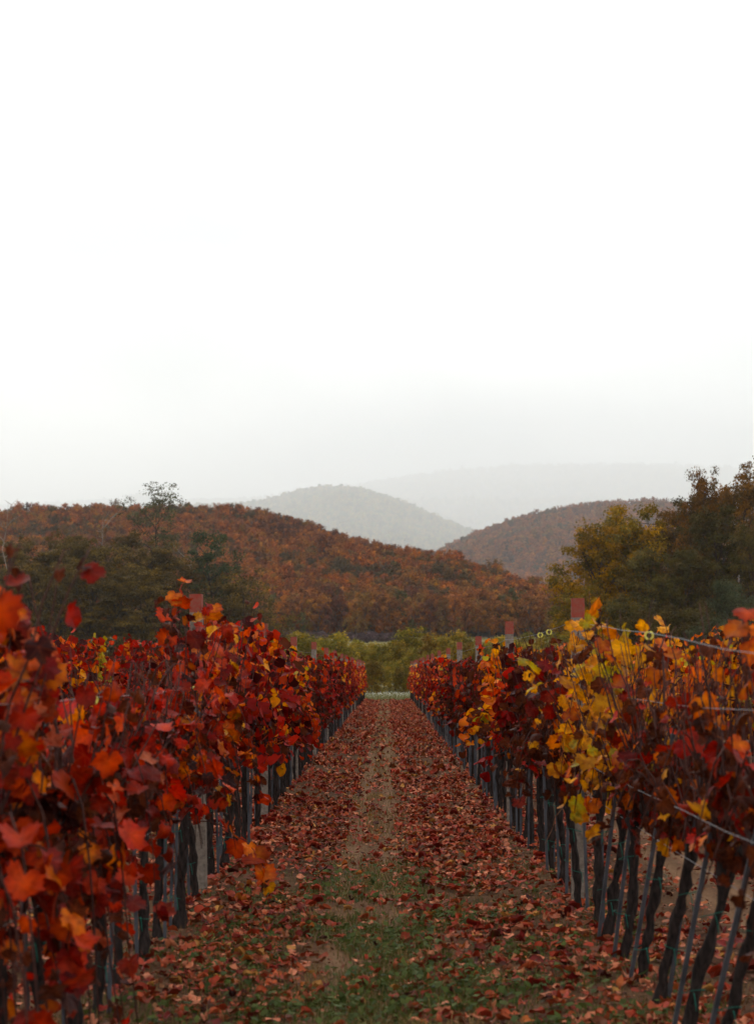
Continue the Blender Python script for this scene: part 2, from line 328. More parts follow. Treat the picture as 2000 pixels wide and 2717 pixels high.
A_ridge = [(-350, 1350), (0, 1345), (300, 1340), (500, 1336), (650, 1342), (760, 1362), (850, 1392), (950, 1428), (1020, 1447), (1100, 1462), (1200, 1472), (1300, 1505), (1400, 1540), (1500, 1560), (1700, 1590), (2300, 1630)]
hillA, sampA = hill('hill', A_ridge, [(-350, 760), (650, 740), (1000, 640), (1200, 590), (1500, 545), (2300, 535)], [(-350, 436), (2300, 436)], 8.6, 400, 5.0, 13, noise_sc=100, curve=0.95)
C_ridge = [(900, 1600), (1050, 1520), (1150, 1472), (1300, 1402), (1400, 1372), (1500, 1350), (1600, 1338), (1700, 1333), (1800, 1340), (1950, 1355), (2300, 1400)]
hillC, sampC = hill('hill', C_ridge, [(900, 2500), (1300, 2850), (2300, 3000)], [(900, 1650), (2300, 1500)], 20.0, 900, 8.0, 65, noise_sc=300)
B_ridge = [(350, 1420), (480, 1352), (640, 1345), (720, 1334), (780, 1315), (850, 1302), (900, 1299), (960, 1306), (1050, 1335), (1150, 1378), (1250, 1420), (1400, 1480)]
hillB, sampB = hill('hill', B_ridge, [(350, 15500), (1400, 13500)], [(350, 8000), (1400, 7000)], 20.0, 3400, 8.0, 200, noise_sc=900)
D_ridge = [(-600, 1360), (0, 1352), (325, 1336), (350, 1325), (385, 1325), (405, 1336), (560, 1337), (700, 1330), (850, 1312), (950, 1300), (1050, 1280), (1130, 1266), (1220, 1256), (1400, 1246), (1700, 1240), (2000, 1250), (2600, 1280)]
hillD, sampD = hill('hill', D_ridge, [(-600, 36000), (2600, 37000)], [(-600, 13500), (2600, 12500)], 30.0, 6000, 10.0, 900, noise_sc=4500)

# ------------------------------------------------------------------ trees
def ellip_clump(mb, rng, C, rad, n, size, cols, flat=0.6, up=0.5, m=0, asp=0.6, centre=None, ax=None):
    """n leaf faces in a soft clump round each centre C"""
    k = len(C); P = np.repeat(C, n, 0); rd = np.repeat(np.broadcast_to(rad, (k,)), n)[:, None]
    off = rand_dir(k * n, rng) * rng.random((k * n, 1)) ** 0.45
    P = P + off * rd * np.array([1, 1, flat])
    N = nrm(off * 0.8 + np.array([0, 0, up]) + rng.normal(size=P.shape) * 0.55)
    if centre is not None: N = nrm(nrm((P - centre) / ax) * 1.3 + off * 0.8 + np.array([0, 0, 0.25]) + rng.normal(size=P.shape) * 0.25)
    cc = np.repeat(cols, n, 0) * rng.uniform(0.7, 1.3, (k * n, 1))
    leaf_quads(mb, P, N, size * rng.uniform(0.6, 1.3, k * n), cc, rng, asp, m)

def tree_meshes(name, seed, H, W, cb, n_limb, per, size, pal, flat=0.6, clump=0.14, trunk_r=None, bark=(1, 1, 1), subs=6, drop=0.12, lean=0.0, m_leaf=None, asp=0.6, joined=False, thin=1.0, up=0.5, dome=False):
    """trunk with limbs and a crown of leaf clumps at the branch ends"""
    rng = np.random.default_rng(seed); m_leaf = m_leaf or M_TREE
    tm, cm = MB(), MB()
    r0 = trunk_r or H * 0.016
    hs = np.linspace(0, 0.86, 7); wob = np.cumsum(rng.normal(0, 0.012, (7, 2)), 0) * H; wob -= wob[0]
    T = np.column_stack([wob[:, 0] + lean * hs * H, wob[:, 1], hs * H])
    tube(tm, T, r0 * (1 - 0.8 * hs / 0.86), 7, bark)
    c0 = np.array([T[-1, 0] * 0.6, T[-1, 1] * 0.6, (cb + 1) / 2 * H]); ax = np.array([W / 2, W / 2, (1 - cb) / 2 * H])
    tips = []; br = []
    for i in range(n_limb):
        f = cb * 0.75 + (0.86 - cb * 0.75) * (i + rng.uniform(0, 0.8)) / n_limb
        b = np.array([np.interp(f, hs, T[:, k]) for k in range(3)])
        az = i * 2.4 + rng.uniform(-0.5, 0.5)
        el = math.radians(rng.uniform(10, 35) + 45 * (f - cb * 0.75) / (0.9 - cb * 0.75))
        d = np.array([math.cos(az) * math.cos(el), math.sin(az) * math.cos(el), math.sin(el)])
        q = (b - c0) / ax; e = d / ax
        A_, B_, C_ = e @ e, 2 * q @ e, q @ q - 1
        disc = B_ * B_ - 4 * A_ * C_
        L = (-B_ + math.sqrt(disc)) / (2 * A_) if disc > 0 else W * 0.3
        L = max(L, W * 0.12) * rng.uniform(0.72, 1.06)
        s = np.linspace(0, 1, 6)[:, None]
        P = b + d * L * s + np.array([0, 0, 1]) * L * 0.14 * (s ** 2 - s * 0.6) + np.cumsum(rng.normal(0, 0.022 * L, (6, 3)), 0) * (s > 0)
        rl = r0 * (0.22 + 0.25 * (1 - f)) * thin
        tube(tm, P, rl * (1 - 0.8 * s[:, 0]), 5, bark)
        for k in range(subs):
            t = rng.uniform(0.35, 1.0) if k else 1.0
            sp = np.array([np.interp(t, s[:, 0], P[:, j]) for j in range(3)])
            d2 = nrm(d * 0.5 + rng.normal(size=3) * 0.65 + np.array([0, 0, 0.2])); L2 = rng.uniform(0.10, 0.22) * W
            Q = sp + d2 * L2 * np.linspace(0, 1, 4)[:, None] + np.cumsum(rng.normal(0, 0.02 * L2, (4, 3)), 0)
            tube(tm, Q, rl * 0.42 * np.array([1, 0.75, 0.5, 0.2]), 4, bark, cap=False)
            tips.append(Q[-1]); tips.append(Q[2] + rng.normal(0, 0.04 * W, 3))
    C = np.array(tips); C = C[rng.random(len(C)) > drop]
    pal = np.array(pal); cols = pal[rng.integers(0, len(pal), len(C))] * rng.uniform(0.7, 1.25, (len(C), 1))
    ellip_clump(cm, rng, C, clump * W * rng.uniform(0.6, 1.3, len(C)), per, size, cols, flat, up=up, asp=asp, centre=c0 - [0, 0, 0.2 * ax[2]] if dome else None, ax=ax)
    if joined:
        for v, c in zip(cm.v, cm.c): pass
        off = tm.n
        for f, mm, sm in zip(cm.f, cm.m, cm.sm): tm.f.append(f + off); tm.m.append(mm + 1); tm.sm.append(sm)
        tm.v += cm.v; tm.c += cm.c; tm.n += cm.n
        return tm.build(name, [M_TBARK, m_leaf])
    return tm.build(name + '_trunk', M_TBARK), cm.build(name + '_crown', m_leaf)

def plant_tree(name, meshes, loc, rz, sc, label, cat='tree', group=None):
    e = empty(name, loc, rz); e.scale = sc if hasattr(sc, '__len__') else (sc,) * 3
    put('trunk', meshes[0], e); put('crown', meshes[1], e)
    return tag(e, label, cat, group)

rust = [(0.225, 0.068, 0.016), (0.18, 0.048, 0.013), (0.26, 0.09, 0.022), (0.13, 0.036, 0.013)]
# the wood on the hills: tree shapes of 8 to 9 m, coloured by the random value of each copy
wood = [tree_meshes('wood_%d' % i, 100 + i, 9.0, 5.6 + 0.6 * (i % 3), 0.34, 10, 12, 0.36, rust, 0.8, 0.16, dome=True, joined=True, m_leaf=M_WOOD, subs=4, bark=(1.2, 0.9, 0.85)) for i in range(6)]
woodg = [tree_meshes('wood_green_%d' % i, 160 + i, 9.0, 5.8 + 0.7 * i, 0.34, 10, 12, 0.36, [(0.20, 0.16, 0.05), (0.15, 0.15, 0.06), (0.24, 0.15, 0.05), (0.11, 0.12, 0.06)], 0.8, 0.16, dome=True, joined=True, m_leaf=M_WOOD, subs=4) for i in range(3)]
def scatter_group(meshes, nm):
    proto = bpy.data.collections.new(nm)
    for k, m in enumerate(meshes): proto.objects.link(bpy.data.objects.new('%s_%d' % (nm, k), m))
    ng = bpy.data.node_groups.new('scatter_wood', 'GeometryNodeTree')
    ng.interface.new_socket('Geometry', in_out='INPUT', socket_type='NodeSocketGeometry'); ng.interface.new_socket('Geometry', in_out='OUTPUT', socket_type='NodeSocketGeometry')
    gi, go = ng.nodes.new('NodeGroupInput'), ng.nodes.new('NodeGroupOutput')
    iop = ng.nodes.new('GeometryNodeInstanceOnPoints'); ci = ng.nodes.new('GeometryNodeCollectionInfo')
    ci.inputs['Collection'].default_value = proto; ci.inputs['Separate Children'].default_value = True; ci.inputs['Reset Children'].default_value = True
    iop.inputs['Pick Instance'].default_value = True
    rv = ng.nodes.new('FunctionNodeRandomValue'); rv.data_type = 'FLOAT_VECTOR'; rv.inputs[1].default_value = (0.06, 0.06, 6.283); rv.inputs[0].default_value = (-0.06, -0.06, 0)
    na = ng.nodes.new('GeometryNodeInputNamedAttribute'); na.data_type = 'FLOAT_VECTOR'; na.inputs['Name'].default_value = 'scl'
    ng.links.new(gi.outputs[0], iop.inputs['Points']); ng.links.new(ci.outputs[0], iop.inputs['Instance']); ng.links.new(rv.outputs[0], iop.inputs['Rotation']); ng.links.new(na.outputs[0], iop.inputs['Scale']); ng.links.new(iop.outputs[0], go.inputs[0])
    return ng
NG_RUST, NG_GREEN = scatter_group(wood, 'wood_shape'), scatter_group(woodg, 'green_wood_shape')

def scatter(name, P, scl, label, ng=None):
    mb = MB(); mb.add(P, [])
    me = mb.build(name, M_WOOD)
    a = me.attributes.new('scl', 'FLOAT_VECTOR', 'POINT'); a.data.foreach_set('vector', np.asarray(scl, np.float32).ravel())
    o = tag(put(name, me), label, 'forest', kind='stuff'); mod = o.modifiers.new('scatter', 'NODES'); mod.node_group = ng or NG_RUST
    return o
def scl(n, s, rng):
    g = s * np.exp(rng.normal(0, 0.17, n)); return np.column_stack([g * rng.uniform(0.85, 1.15, n), g * rng.uniform(0.85, 1.15, n), g * rng.uniform(0.8, 1.2, n)])
rg = np.random.default_rng(5)
P = sampA(25000, rg); scatter('forest', P - [0, 0, 0.3], scl(len(P), 0.44, rg), 'rust brown oak wood covering the nearest hillside')
P = sampC(24000, rg); scatter('forest', P - [0, 0, 0.3], scl(len(P), 1.1, rg), 'hazy pinkish brown wood on the low hill at the right')
P = sampB(24000, rg); scatter('forest', P - [0, 0, 0.3], scl(len(P), 4.0, rg), 'pale misty wood on the rounded hill in the middle', NG_GREEN)
P = sampD(30000, rg); scatter('forest', P - [0, 0, 0.3], scl(len(P), 9.5, rg), 'faint wood on the farthest hill dissolving into fog', NG_GREEN)

_o = 'first second third fourth fifth sixth seventh eighth ninth tenth eleventh twelfth thirteenth fourteenth fifteenth sixteenth seventeenth eighteenth nineteenth'.split()
ORD = _o + [t + ('ieth' if not k else 'y-' + _o[k - 1]) for t in ('twent', 'thirt', 'fort', 'fift', 'sixt', 'sevent', 'eight', 'ninet') for k in range(10)]

# forest edge at the foot of the hill: separate trees
edge = {}
for k, (nm, pal) in enumerate([('rust', rust), ('dark crimson', [(0.085, 0.02, 0.013), (0.11, 0.028, 0.016)]), ('ochre', [(0.21, 0.10, 0.024), (0.17, 0.078, 0.02)]), ('olive green', [(0.075, 0.065, 0.016), (0.055, 0.05, 0.014)]), ('orange', [(0.28, 0.095, 0.022), (0.24, 0.072, 0.018)])]):
    edge[nm] = [tree_meshes('edge_tree', 300 + 10 * k + j, 12.0, 4.6 + j * 0.7, 0.30, 13, 13, 0.25, pal, 0.9, 0.15, subs=5, bark=(1.0, 0.8, 0.75), dome=True) for j in range(2)]
rg = np.random.default_rng(21)
rows = [(404, 0.48), (409, 0.66), (416, 0.77), (425, 0.79)]
for d, s in rows:
    px = 610.0; nth = 0
    while px < 1560:
        px += rg.uniform(20, 38)
        nm = rg.choice(['rust', 'rust', 'orange', 'ochre', 'dark crimson', 'olive green'], p=[0.33, 0.2, 0.14, 0.13, 0.12, 0.08])
        if 850 < px < 900 and d in (409, 416): nm = 'dark crimson'
        if d == 404:
            if rg.random() < 0.45: continue
            nm = rg.choice(['olive green', 'ochre', 'rust'])
        dd = d + rg.uniform(-2.5, 2.5); x = px2x(px, dd); sz = s * rg.uniform(0.85, 1.12)
        if d == 404: sz *= rg.uniform(0.5, 0.9)
        lab = '%s%s tree, %s from the left %s' % ('small ' if d == 404 else '', nm, ORD[nth], {404: 'at the very foot of the wood', 409: 'in the front line of the wood', 416: 'in the second line of the wood', 425: 'in the third line of the wood'}[d]); nth += 1
        plant_tree('forest_tree', edge[nm][int(rg.integers(2))], (x, dd, float(gz(x, dd)) - 0.2), rg.uniform(0, 6.28), (sz * rg.uniform(0.85, 1.2), sz * rg.uniform(0.85, 1.2), sz), lab, 'tree', 'trees along the edge of the wood')

# left grove: dark olive locust trees
loc_pal = [(0.105, 0.062, 0.015), (0.075, 0.046, 0.012), (0.13, 0.075, 0.017), (0.05, 0.032, 0.010)]
loc = [tree_meshes('locust', 500 + i, 14.0, 9.5, 0.06, 24, 60, 0.15, loc_pal, 0.40, 0.092, subs=7, bark=(0.5, 0.42, 0.4), drop=0.2, asp=0.5, up=0.8) for i in range(4)]
rg = np.random.default_rng(33)
spots = []
for px, py, d in [(-60, 1440, 236), (30, 1425, 240), (105, 1428, 233), (180, 1415, 242), (255, 1408, 238), (330, 1412, 244), (395, 1420, 236), (455, 1455, 240), (520, 1480, 234), (585, 1500, 240), (640, 1560, 236), (690, 1615, 238)]:
    spots.append((px, py + 38, d))
for px, py, d in [(-20, 1520, 222), (75, 1530, 219), (160, 1515, 224), (240, 1520, 220), (310, 1525, 223), (385, 1535, 219), (460, 1560, 224), (540, 1585, 221), (615, 1620, 223)]:
    spots.append((px, py, d))
for i, (px, py, d) in enumerate(sorted(spots)):
    x = px2x(px, d); z = float(gz(x, d)); h = py2z(py, d) - z
    plant_tree('locust_tree', loc[i % 4], (x, d, z - 0.2), rg.uniform(0, 6.28), (h / 14 * rg.uniform(0.85, 1.05) if h > 10 else 0.8, h / 14 * 1.0 if h > 10 else 0.8, h / 14 * 1.02),
               'olive locust tree of the dark grove at the left, %s from the picture edge' % ORD[i], 'tree', 'dark grove at the left')
def left_tree(name, px, py, d, meshes, H, label, wsc=1.0, rz=0.6):
    x = px2x(px, d); z = float(gz(x, d)); h = py2z(py, d) - z
    return plant_tree(name, meshes, (x, d, z - 0.2), rz, (h / H * wsc, h / H * wsc, h / H), label)
tall = tree_meshes('tall_locust', 571, 22.0, 9.5, 0.84, 14, 30, 0.13, [(0.075, 0.072, 0.03), (0.06, 0.055, 0.026)], 0.4, 0.09, trunk_r=0.2, subs=6, bark=(0.5, 0.42, 0.4), thin=0.9, up=0.8, drop=0.15)
left_tree('locust_tree', 412, 1300, 250, tall, 22.0, 'tall slender locust with bare trunk and umbrella crown above the grove')
ivy = tree_meshes('ivy_tree', 581, 15.0, 6.4, 0.58, 11, 44, 0.13, [(0.035, 0.045, 0.02), (0.05, 0.055, 0.022), (0.07, 0.065, 0.024)], 0.6, 0.13, trunk_r=0.2, subs=5, bark=(0.45, 0.4, 0.38), thin=1.4)
left_tree('locust_tree', 572, 1402, 228, ivy, 15.0, 'dark green tree with twisted limbs at the grove end')
low = tree_meshes('low_tree', 591, 8.0, 9.0, 0.2, 14, 40, 0.12, loc_pal, 0.45, 0.11, subs=6, bark=(0.5, 0.42, 0.4), thin=1.3, drop=0.3)
left_tree('locust_tree', 655, 1545, 226, low, 8.0, 'spreading olive tree with open branches at the grove end')
def dead_tree(seed, H, spread, n):
    rng = np.random.default_rng(seed); mb = MB(); hs = np.linspace(0, 1, 8)
    T = np.column_stack([np.cumsum(rng.normal(0, 0.022, 8)) * H, np.cumsum(rng.normal(0, 0.012, 8)) * H, hs * H]); T[:, :2] -= T[-1, :2]; tube(mb, T, 0.10 * (1.1 - hs), 6, (4.2, 4.0, 3.8))
    for i in range(n):
        f = rng.uniform(0.62, 0.97); b = np.array([np.interp(f, hs, T[:, k]) for k in range(3)]); az = rng.uniform(0, 6.28)
        d = np.array([math.cos(az), math.sin(az), rng.uniform(0.5, 1.1)]); L = rng.uniform(0.4, 1) * spread; s = np.linspace(0, 1, 5)[:, None]
        P = b + d * L * s + np.cumsum(rng.normal(0, 0.05 * L, (5, 3)), 0); tube(mb, P, 0.05 * (1.05 - s[:, 0]), 4, (4.2, 4.0, 3.8))
        Q = P[2] + nrm(d + rng.normal(size=3) * 0.7) * L * 0.5 * np.linspace(0, 1, 4)[:, None]; tube(mb, Q, 0.03 * np.array([1, .8, .6, .3]), 4, (4.2, 4.0, 3.8))
    return mb.build('dead_tree', M_TBARK)
for (px, py, d, s, lab) in [(22, 1325, 233, 1, 'bare whitish dead tree rising above the left grove'), (272, 1372, 243, 2, 'thin bare dead tree among the middle of the left grove'), (503, 1452, 238, 3, 'pale bare snag near the end of the left grove')]:
    x = px2x(px, d); z = float(gz(x, d)); h = py2z(py, d) - z
    tag(put('dead_tree', dead_tree(600 + s, h, 2.6, 7), None, (x, d, z - 0.2)), lab, 'tree')

# right grove
oak_pal = [(0.16, 0.068, 0.017), (0.12, 0.056, 0.016), (0.19, 0.078, 0.018), (0.09, 0.05, 0.014)]
gold_pal = [(0.31, 0.14, 0.014), (0.24, 0.115, 0.013), (0.17, 0.095, 0.014), (0.10, 0.07, 0.014)]
dk_pal = [(0.078, 0.056, 0.014), (0.095, 0.058, 0.016), (0.055, 0.042, 0.012)]
grey_pal = [(0.052, 0.055, 0.026), (0.066, 0.068, 0.032), (0.04, 0.044, 0.02)]
oak = [tree_meshes('oak', 700 + i, 17.0, 9.8, 0.12, 22, 58, 0.14, oak_pal if i < 2 else dk_pal, 0.7, 0.085, subs=7, bark=(0.7, 0.5, 0.48), drop=0.15) for i in range(4)]
gold = [tree_meshes('gold_tree', 720 + i, 13.5, 9.0, 0.06, 24, 56, 0.135, gold_pal, 0.7, 0.095, subs=7, bark=(0.6, 0.45, 0.42), drop=0.12) for i in range(2)]
grey = tree_meshes('grey_tree', 741, 7.5, 5.5, 0.05, 16, 70, 0.10, grey_pal, 0.9, 0.11, subs=7, bark=(0.7, 0.6, 0.55), drop=0.05, asp=0.35)
dark = [tree_meshes('dark_tree', 751 + i, 10.0, 7.5, 0.06, 16, 46, 0.125, dk_pal, 0.7, 0.10, subs=6, bark=(0.6, 0.45, 0.42), drop=0.08) for i in range(2)]
for px, py, d, ms, H, w, lab in [
    (1572, 1375, 172, gold[0], 13.5, 1.05, 'golden yellow tree at the left end of the right grove'),
    (1640, 1345, 175, gold[1], 13.5, 0.95, 'yellow-brown tree just behind the golden one in the right grove'),
    (1520, 1540, 168, gold[1], 13.5, 1.2, 'low golden tree with branches to the ground at the grove edge'),
    (1735, 1360, 178, oak[0], 17.0, 1.15, 'rust brown oak in the middle of the right grove'),
    (1832, 1245, 170, oak[1], 17.0, 0.62, 'tall oak with separate rust leaf clumps against the sky'),
    (1955, 1240, 173, oak[0], 17.0, 0.85, 'broad brown oak at the right edge of the picture'),
    (2060, 1215, 176, oak[1], 17.0, 0.9, 'brown oak cut off by the right edge of the picture'),
    (1890, 1330, 166, oak[2], 17.0, 0.95, 'dark green-brown oak below the tall rust one'),
    (1975, 1380, 162, oak[3], 17.0, 0.85, 'dark olive oak with low crown at the right edge'),
    (1700, 1440, 166, oak[3], 17.0, 1.1, 'dark olive oak between the golden tree and tall oaks'),
    (1795, 1440, 164, oak[2], 17.0, 1.0, 'dark olive oak in shade under the tall oaks'),
    (1690, 1405, 183, oak[3], 17.0, 1.2, 'olive oak standing behind the gap beside the golden tree'),
    (1780, 1345, 185, oak[1], 17.0, 1.05, 'rust oak behind the middle of the right grove'),
    (1875, 1300, 184, oak[2], 17.0, 1.15, 'olive brown oak behind the tall rust oak'),
    (1940, 1265, 186, oak[0], 17.0, 1.1, 'rust oak at the back near the right edge'),
    (1600, 1450, 180, gold[0], 13.5, 1.25, 'golden tree at the back of the grove end'),
    (1905, 1535, 152, grey, 7.5, 1.0, 'grey-green feathery willow bush in front of the right grove'),
    (1640, 1565, 163, dark[0], 10.0, 1.05, 'dark bushy tree filling the foot of the golden tree'),
    (1740, 1575, 160, dark[1], 10.0, 1.05, 'dark bushy tree at the foot of the right grove'),
    (1825, 1580, 158, dark[0], 10.0, 1.0, 'dark bushy tree beside the grey-green willow bush'),
    (1990, 1570, 156, dark[1], 10.0, 1.0, 'dark bushy tree at the right edge beyond the willow bush')]:
    x = px2x(px + 22, d); z = float(gz(x, d)); h = (py2z(py + 32, d) - z); w *= 0.93
    plant_tree('oak_tree' if ms in oak else ('willow_bush' if ms is grey else 'grove_tree'), ms, (x, d, z - 0.2), (px * 0.37) % 6.28, (h / H * w, h / H * w, h / H), lab, 'tree', 'grove at the right')

# shrubs beyond the rows
sh_pal = [(0.17, 0.125, 0.022), (0.21, 0.142, 0.026), (0.12, 0.10, 0.02), (0.25, 0.15, 0.026)]
shrub = [tree_meshes('shrub', 800 + i, 3.6, 2.9, 0.03, 15, 26, 0.085, sh_pal if i < 3 else [(0.17, 0.085, 0.018), (0.13, 0.08, 0.018)], 0.8, 0.12, trunk_r=0.04, subs=5, bark=(0.8, 0.6, 0.5), drop=0.1, asp=0.5) for i in range(4)]
rg = np.random.default_rng(44); n = 0
for d, lo, hi, step, hh in [(133, 930, 1110, 20, 0.55), (142, 660, 1420, 46, 0.98), (152, 640, 1520, 48, 1.02), (166, 660, 1560, 60, 0.95), (190, 660, 1560, 66, 0.85), (230, 700, 1500, 60, 0.7)]:
    px = lo; nth = 0
    while px < hi:
        px += step * rg.uniform(0.75, 1.25); dd = d + rg.uniform(-4, 4); x = px2x(px, dd); s = hh * rg.uniform(0.72, 1.08)
        k = int(rg.choice(4, p=[0.3, 0.28, 0.27, 0.15]))
        where = {133: 'at the very end of the path', 142: 'in the first line behind the vine rows', 152: 'in the second line behind the vine rows', 166: 'in the third line behind the vine rows', 190: 'in the fourth line behind the vine rows', 230: 'in the last line behind the vine rows'}[d]
        plant_tree('shrub', shrub[k], (x, dd, float(gz(x, dd)) - 0.05), rg.uniform(0, 6.28), (s * rg.uniform(0.9, 1.3), s * rg.uniform(0.9, 1.3), s), '%s shrub, %s from the left %s' % ('orange-tinged' if k == 3 else 'yellow-green', ORD[nth], where), 'shrub', 'shrubs beyond the vineyard'); nth += 1
pur = tree_meshes('purple_brush', 830, 2.6, 3.4, 0.03, 14, 18, 0.14, [(0.10, 0.06, 0.062), (0.075, 0.045, 0.05)], 0.7, 0.14, trunk_r=0.03, subs=4, bark=(0.9, 0.6, 0.6))
for i, px in enumerate(np.sort(rg.uniform(690, 1060, 34))):
    d = rg.uniform(360, 388); x = px2x(px, d); s = rg.uniform(0.6, 1.0)
    plant_tree('brush', pur, (x, d, float(gz(x, d)) - 0.05), rg.uniform(0, 6.28), (s, s * 0.8, s * 0.6), 'low purple-brown brush, %s from the left on the field before the wood' % ORD[i], 'shrub', 'brush on the far field')

# ------------------------------------------------------------------ vine leaves
PAL = {'crimson': (0.20, 0.006, 0.005), 'red': (0.42, 0.014, 0.008), 'scarlet': (0.54, 0.046, 0.009), 'orange': (0.60, 0.145, 0.011), 'gold': (0.68, 0.30, 0.028),
       'green': (0.30, 0.27, 0.028), 'brown': (0.085, 0.020, 0.009), 'purple': (0.034, 0.004, 0.004), 'pink': (0.50, 0.125, 0.068)}
EDGE = {'gold': (0.52, 0.13, 0.014), 'orange': (0.44, 0.040, 0.009), 'green': (0.44, 0.23, 0.02), 'pink': (0.30, 0.035, 0.024), 'scarlet': (0.34, 0.013, 0.008), 'red': (0.22, 0.007, 0.006), 'brown': (0.045, 0.011, 0.006)}
ALT = {'gold': 'orange', 'orange': 'scarlet', 'scarlet': 'red', 'red': 'crimson', 'green': 'gold', 'pink': 'scarlet', 'crimson': 'purple'}
KEY_T = np.radians([0, 13, 26, 40, 52, 66, 80, 95, 108, 125, 145, 163, 176, 180]); KEY_R = np.array([1.0, 0.90, 0.76, 0.86, 0.95, 0.86, 0.70, 0.78, 0.84, 0.76, 0.70, 0.58, 0.30, 0.10])
def grape_leaf(rng, colname, nout=28, curl=0.3, size=0.075, petiole=True, dry=0.0):
    """five-lobed toothed blade; returns verts, faces, colours. origin at the petiole base, tip along +Y, face +Z"""
    th = np.linspace(-np.pi, np.pi, nout, endpoint=False) + np.pi / nout
    r = np.interp(np.abs(th), KEY_T, KEY_R)
    if nout >= 20: r = r * (1 + 0.07 * np.where(np.arange(nout) % 2, 1, -1) * (np.abs(th) < 2.8))
    r = r * (1 + 0.06 * rng.normal(size=nout)) * np.where(th > 0, rng.uniform(0.88, 1.1), rng.uniform(0.88, 1.1))
    rings = [0.5, 1.0] if nout >= 16 else [1.0]
    P = [np.zeros((1, 3))]
    for q in rings: P.append(np.column_stack([np.sin(th) * r * q, np.cos(th) * r * q, np.zeros(nout)]))
    P = np.concatenate(P); grape_leaf.raw = P.copy(); rr = np.hypot(P[:, 0], P[:, 1]); ang = np.arctan2(P[:, 0], P[:, 1])
    P[:, 2] = curl * (rng.uniform(-0.4, 0.9) * rr ** 2 * 0.6 + rng.uniform(0.1, 0.6) * np.abs(P[:, 0]) + 0.30 * rr ** 2 * np.sin(ang * rng.integers(2, 5) + rng.uniform(0, 6)) + 0.05 * rng.normal(size=len(P)) * rr)
    k = (curl * rng.uniform(-0.3, 1.0) + dry * rng.uniform(0.8, 1.6)) * rng.choice([-1, 1], p=[0.8, 0.2])       # tip bends
    y = P[:, 1].copy(); z = P[:, 2].copy(); a = k * y
    P[:, 1] = np.where(np.abs(k) > 1e-3, np.sin(a) / (k if abs(k) > 1e-3 else 1), y) - z * np.sin(a); P[:, 2] = (1 - np.cos(a)) / (k if abs(k) > 1e-3 else 1) + z * np.cos(a)
    if dry: P[:, 0] *= rng.uniform(0.35, 0.8); P[:, 2] += dry * 0.5 * np.abs(P[:, 0]) * rng.choice([-1, 1])
    P = P * size + np.array([0, 0.055, 0.01])
    base = np.array(PAL[colname]); edge = np.array(EDGE.get(colname, PAL[colname])); w = np.clip((rr - 0.25) / 0.6, 0, 1)[:, None] * rng.uniform(0.1, 1.0)
    c = base * (1 - w) + edge * w
    alt = np.array(PAL[ALT.get(colname, colname)]); ph = rng.uniform(0, 6.28, 3)
    wl_ = np.clip(0.5 + 0.7 * np.sin(2 * ang + ph[0]) * np.sin(3.1 * rr + ph[1]) + 0.3 * np.sin(5 * ang + ph[2]) - 0.35, 0, 1)[:, None] * rng.uniform(0.2, 0.9)
    c = c * (1 - wl_) + alt * wl_
    brn = (np.clip((rr - 0.7) / 0.25, 0, 1) * (rng.random(len(P)) < rng.uniform(0, 0.6)))[:, None] * 0.6; c = c * (1 - brn) + np.array([0.08, 0.022, 0.012]) * brn
    vein = np.zeros(len(P))
    if nout >= 16:
        for va in np.radians([0, 52, -52, 108, -108]): vein = np.maximum(vein, np.exp(-((ang - va) / 0.10) ** 2) * (rr < 0.62))
    c = c * (1 + 0.25 * vein[:, None]) * (1 + 0.08 * rng.normal(size=(len(P), 1)))
    n1 = np.arange(nout); n2 = (n1 + 1) % nout
    F_ = [np.column_stack([np.zeros(nout, int), 1 + n2, 1 + n1])]
    if len(rings) == 2: F_.append(np.column_stack([1 + n1, 1 + n2, 1 + nout + n2, 1 + nout + n1]))
    if petiole:
        grape_leaf.raw = np.concatenate([grape_leaf.raw, np.full((4, 3), 9.0)]); b = len(P); P = np.concatenate([P, [[-0.0016, 0, 0], [0.0016, 0, 0], [0.0012, 0.055, 0.011], [-0.0012, 0.055, 0.011]]]); c = np.concatenate([c, np.tile([0.28, 0.05, 0.03], (4, 1))])
        F_.append(np.array([[b, b + 1, b + 2, b + 3]]))
    return P, F_, np.clip(c, 0.003, 1)

rl = np.random.default_rng(77)
def with_luv(me):
    a = me.attributes.new('luv', 'FLOAT_VECTOR', 'POINT'); a.data.foreach_set('vector', grape_leaf.raw.astype(np.float32).ravel()); return me
LIB = {}; LIBM = {}; LIBL = {}
for cn in PAL:
    hi, mid, lowp = [], [], []
    for j in range(6):
        dry = 0.0 if (j < 4 and cn != 'brown') else 0.9; cu = [0.35, 0.6, 0.9, 0.5, 0.8, 1.1][j]
        v, f, c = grape_leaf(rl, cn, 28, cu, dry=dry); m_ = MB(); m_.add(v, f, c); hi.append(with_luv(m_.build('leaf_' + cn, M_LEAF)))
        mid.append(grape_leaf(rl, cn, 12, cu, dry=dry)); lowp.append(grape_leaf(rl, cn, 7, cu, dry=dry, petiole=False))
    LIB[cn] = hi; LIBM[cn] = mid; LIBL[cn] = lowp

def leaf_frames(n, out, rng, hang=0.7):
    """orthonormal frames: y = tip direction, z = leaf face"""
    y = nrm(out * 0.55 + np.array([0, 0, -hang]) + rng.normal(size=(n, 3)) * 0.45)
    zz = out * 0.8 + np.array([0, 0, 0.55]) + rng.normal(size=(n, 3)) * 0.5
    z = nrm(zz - (zz * y).sum(1, keepdims=True) * y); x = np.cross(y, z)
    return x, y, z

